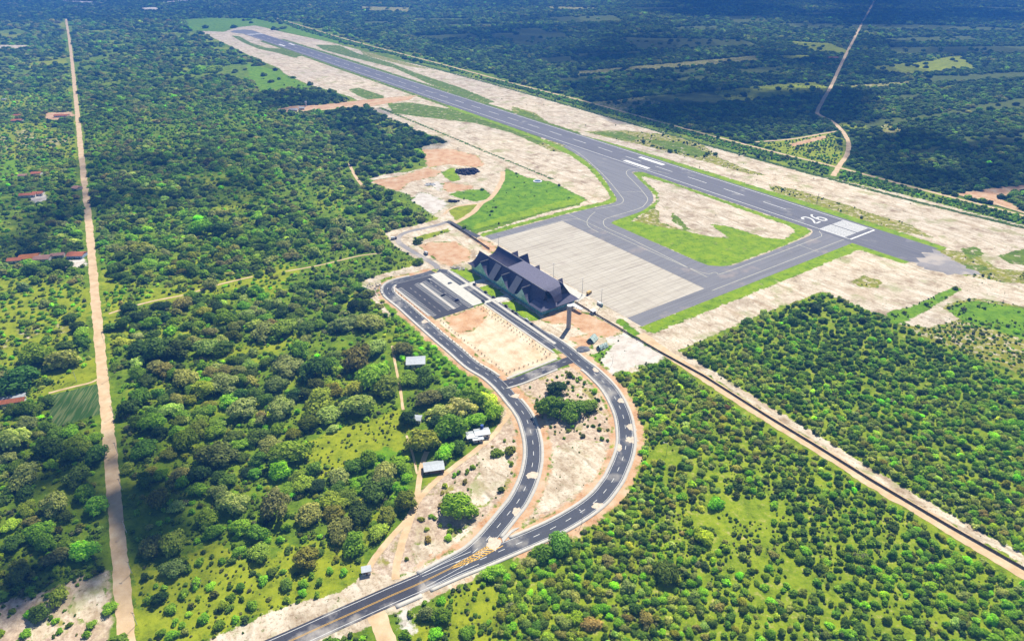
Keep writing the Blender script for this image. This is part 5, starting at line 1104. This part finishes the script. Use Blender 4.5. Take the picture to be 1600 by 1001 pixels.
for n_, i in enumerate(bushes):
    r_ = DI[i]/2; low = n_ >= len(bushes)-3; me = BUSH_LO[n_-(len(bushes)-3)] if low else BUSH_HI[n_ % 4]
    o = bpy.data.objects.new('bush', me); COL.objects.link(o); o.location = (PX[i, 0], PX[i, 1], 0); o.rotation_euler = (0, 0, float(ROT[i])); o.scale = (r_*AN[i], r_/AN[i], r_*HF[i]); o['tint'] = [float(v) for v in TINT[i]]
    tag(o, LB_[i], 'bush', 'bushes of the dense bush fields and verges')
    if low: SRC_B.append(o)
SRC_T2 = [c for c in COL.objects if c.name.startswith('crown') and c.data in TREE_HI][:4]; SRC_B2 = [c for c in COL.objects if c.name.startswith('bush') and c.data in BUSH_HI][:3]
def stuff(name, sel, srcs, label, zoff=.2, scalar=1.0):
    """points on the ground that each carry one plant: position, size, turn and leaf colour"""
    idx = np.where(sel)[0]; n = len(idx)
    if not n: return
    me = bpy.data.meshes.new(name); me.vertices.add(n); me.vertices.foreach_set('co', np.c_[PX[idx], np.zeros(n)].astype(np.float32).ravel())
    for nm, ty, ar in (('rot', 'FLOAT', ROT[idx]), ('pick', 'INT', rng.integers(0, len(srcs), n))):
        a = me.attributes.new(nm, ty, 'POINT'); a.data.foreach_set('value', ar.astype(np.int32 if ty == 'INT' else np.float32))
    a = me.attributes.new('scl', 'FLOAT_VECTOR', 'POINT'); an = rng.uniform(.8, 1.25, n); a.data.foreach_set('vector', (np.stack([an, 1/an, rng.uniform(.75, 1.3, n)], 1)*DI[idx][:, None]/2).astype(np.float32).ravel())
    a = me.attributes.new('tint', 'FLOAT_COLOR', 'POINT'); a.data.foreach_set('color', np.c_[TINT[idx], np.ones(n)].astype(np.float32).ravel())
    me.materials.append(M['leaf']); o = bpy.data.objects.new(name, me); COL.objects.link(o); tag(o, label, name.replace('_', ' '), kind='stuff')
    ng = bpy.data.node_groups.new(name, 'GeometryNodeTree'); ng.interface.new_socket('Geometry', in_out='INPUT', socket_type='NodeSocketGeometry'); ng.interface.new_socket('Geometry', in_out='OUTPUT', socket_type='NodeSocketGeometry')
    gi = ng.nodes.new('NodeGroupInput'); go = ng.nodes.new('NodeGroupOutput'); jn = ng.nodes.new('GeometryNodeJoinGeometry'); lk = ng.links.new
    def na(nm, ty): q = ng.nodes.new('GeometryNodeInputNamedAttribute'); q.data_type = ty; q.inputs['Name'].default_value = nm; return next(x for x in q.outputs if x.enabled and x.name == 'Attribute')
    sc_ = na('scl', 'FLOAT_VECTOR'); rt = na('rot', 'FLOAT'); pk = na('pick', 'INT'); cx = ng.nodes.new('ShaderNodeCombineXYZ'); lk(rt, cx.inputs[2])
    for k, src in enumerate(srcs):
        oi = ng.nodes.new('GeometryNodeObjectInfo'); oi.transform_space = 'ORIGINAL'; oi.inputs['Object'].default_value = src
        cmp_ = ng.nodes.new('FunctionNodeCompare'); cmp_.data_type = 'INT'; cmp_.operation = 'EQUAL'; ii_ = [x for x in cmp_.inputs if x.type == 'INT']; lk(pk, ii_[0]); ii_[1].default_value = k
        ip = ng.nodes.new('GeometryNodeInstanceOnPoints'); lk(gi.outputs[0], ip.inputs['Points']); lk(cmp_.outputs[0], ip.inputs['Selection']); lk(oi.outputs['Geometry'], ip.inputs['Instance']); lk(cx.outputs[0], ip.inputs['Rotation']); lk(sc_, ip.inputs['Scale']); lk(ip.outputs[0], jn.inputs[0])
    lk(jn.outputs[0], go.inputs[0]); md = o.modifiers.new('plants', 'NODES'); md.node_group = ng
nearm = isc > 1.15
stuff('woodland', (KD == 0) & ~indiv, SRC_T+SRC_T2[:2], 'mass of smaller and farther trees covering the plain on both sides of the runway')
stuff('scrub', (KD == 1) & ~indiv, SRC_B+SRC_B2[:2], 'mass of smaller and farther bushes in the bush fields and along the fences')
# low weeds and tussocks over open ground near the camera
n0 = len(PX); q = []
for ya, yb, cell in ((200, 420, 2.4), (420, 700, 3.2), (700, 1100, 4.6), (1100, 1700, 7.5)):
    xs = np.arange(-yb*.95, yb*.95, cell); yy = np.arange(ya, yb, cell); gx, gy = np.meshgrid(xs, yy); a = np.stack([gx, gy], -1).reshape(-1, 2)+rng.uniform(-.5, .5, (gx.size, 2))*cell
    px, py, _ = toimg(a); a = a[(px > -20) & (px < 1620) & (py < 1020) & (vnoise(a, 24, 21)*.5+vnoise(a, 7, 22)*.5 > .46)]; q.append(a)
q = np.concatenate(q); cl = cover_class(q); ok = np.zeros(len(q), bool); rr = rng.random(len(q))
for c, pr in (('', .8), ('plant', .8), ('dry', .55), ('meadow', .35), ('lush2', .6), ('weeds', .22), ('orange', .08), ('sand', .04), ('white', .06)):
    ok |= (cl == (CL.index(c)+1 if c else 0)) & (rr < pr)
q = q[ok]; q = q[~near_tracks(q, False)]
runway_box = ((q-O2)@V2 > -352) & ((q-O2)@V2 < 45) & ((q-O2)@U2 > -120); q = q[~(runway_box & (rng.random(len(q)) > .15))]
uu, tt = (q-O2)@U2, (q-O2)@V2; q = q[~(((uu > -12) & (uu < 200) & (tt > -490) & (tt < -345)) | ((uu > -12) & (uu < 238) & (tt > -350) & (tt < -204)) | ((uu > -80) & (tt > -45) & (tt < 32)) | ((uu > -14) & (uu < 60) & (tt > -350) & (tt < -20)))]
tl = Gp([(860,225),(960,225),(1060,262),(1040,290),(1020,325),(955,352),(850,345),(925,325),(955,312),(905,250)]); q = q[~inpoly(q[:, 0], q[:, 1], tl)]
pal_ = np.array([PAL[k][0] for k in ('mid', 'bright', 'olive', 'dark', 'grey', 'yellow')]); ci = rng.choice(6, len(q), p=[.28, .26, .14, .14, .10, .08])
PX = np.concatenate([PX, q]); DI = np.concatenate([DI, np.clip(rng.lognormal(.5, .5, len(q)), .8, 6)*np.where(q[:, 1] > 1000, 1.6, 1.0)*np.where(np.isin(cover_class(q), list(BARE)), .5, 1.0)]); TINT = np.concatenate([TINT, pal_[ci]*np.exp(rng.normal(0, .2, (len(q), 1)))]); ROT = np.concatenate([ROT, rng.uniform(0, 6, len(q))])
sel = np.zeros(len(PX), bool); sel[n0:] = True; print('weeds', len(q))
stuff('weeds', sel, SRC_B, 'low weeds and tussocks scattered over the open grass')

# ------------------------------------------------------------------ clouds whose shade falls on the plain, and the air itself
def cloud_mat(dens):
    m = bpy.data.materials.new('cloud'); m.use_nodes = True; t = m.node_tree; b = t.nodes['Principled BSDF']; b.inputs['Base Color'].default_value = (.9, .9, .92, 1); b.inputs['Roughness'].default_value = 1
    tr = N(t, 'ShaderNodeBsdfTransparent'); mx = N(t, 'ShaderNodeMixShader'); mx.inputs[0].default_value = dens; t.links.new(tr.outputs[0], mx.inputs[1]); t.links.new(b.outputs[0], mx.inputs[2]); t.links.new(mx.outputs[0], t.nodes['Material Output'].inputs[0]); return m
CM = {k: cloud_mat(k) for k in (.14, .24, .34)}
def cloud(shade_px, z, puffs, rpx, dens, label, seed):
    """a cumulus that stands where its shadow falls on the traced patch"""
    g_ = np.random.default_rng(seed); V = []; Ft = []; base = 0; v, f = ICO2
    lift = np.array([sdir.x, sdir.y])/sdir.z*z; pol = np.array(shade_px, float); lo, hi = pol.min(0), pol.max(0); k = 0
    while k < puffs:
        x, y = g_.uniform(lo, hi)
        if not inpoly(np.array([x]), np.array([y]), shade_px)[0]: continue
        c = G(x, y); r_ = g_.uniform(*rpx); rr = r_*(1+.3*(g_.random(len(v))-.5)); vv = v*rr[:, None]*np.array([1.15, 1, .42])+np.array([c[0]+lift[0], c[1]+lift[1], z+g_.uniform(-20, 40)]); V.append(vv); Ft.append(f+base); base += len(v); k += 1
    o = mesh_np('cloud', np.concatenate(V), np.concatenate(Ft), CM[dens], sm=True); return tag(o, label, 'cloud', kind='structure')
cloud([(560,20),(900,95),(1250,200),(1330,120),(1650,90),(1650,-10),(560,-10)], 900, 34, (80, 220), .24, 'cloud above the far right woods', 1)
cloud([(1000,-6),(1650,-6),(1650,38),(1080,30)], 980, 34, (140, 320), .24, 'cloud above the far right horizon', 2)
cloud([(160,245),(300,235),(440,260),(420,320),(300,335),(170,325)], 800, 16, (22, 45), .24, 'cloud above the left woods', 3)
cloud([(0,270),(110,280),(118,390),(0,395)], 800, 10, (22, 38), .24, 'cloud above the roadside houses', 4)
cloud([(-20,620),(150,640),(280,660),(300,840),(160,900),(-20,900)], 760, 24, (18, 36), .14, 'cloud above the lower left woods', 5)
cloud([(400,140),(540,150),(690,215),(620,240),(440,170)], 800, 12, (22, 40), .24, 'cloud above the woods by the runway', 6)
cloud([(800,130),(1180,210),(1320,200),(1340,150),(1000,120)], 860, 30, (50, 110), .34, 'cloud above the dark fields behind the fence', 8)
cloud([(1330,215),(1600,200),(1600,290),(1480,295),(1340,260)], 820, 18, (30, 60), .34, 'cloud above the right dark woods', 9)
hz = bpy.data.materials.new('haze'); hz.use_nodes = True; t = hz.node_tree; t.nodes.remove(t.nodes['Principled BSDF']); pv = N(t, 'ShaderNodeVolumePrincipled')
pv.inputs['Color'].default_value = (.07, .30, 1.0, 1); pv.inputs['Density'].default_value = .00021; pv.inputs['Anisotropy'].default_value = 0.0; t.links.new(pv.outputs[0], t.nodes['Material Output'].inputs['Volume'])
b = MB(); b.box(-9500, 9500, -9200, 9200, -1, 305); o = b.build('haze', hz); o['kind'] = 'stuff'; o['label'] = 'thin blue haze over the whole plain'
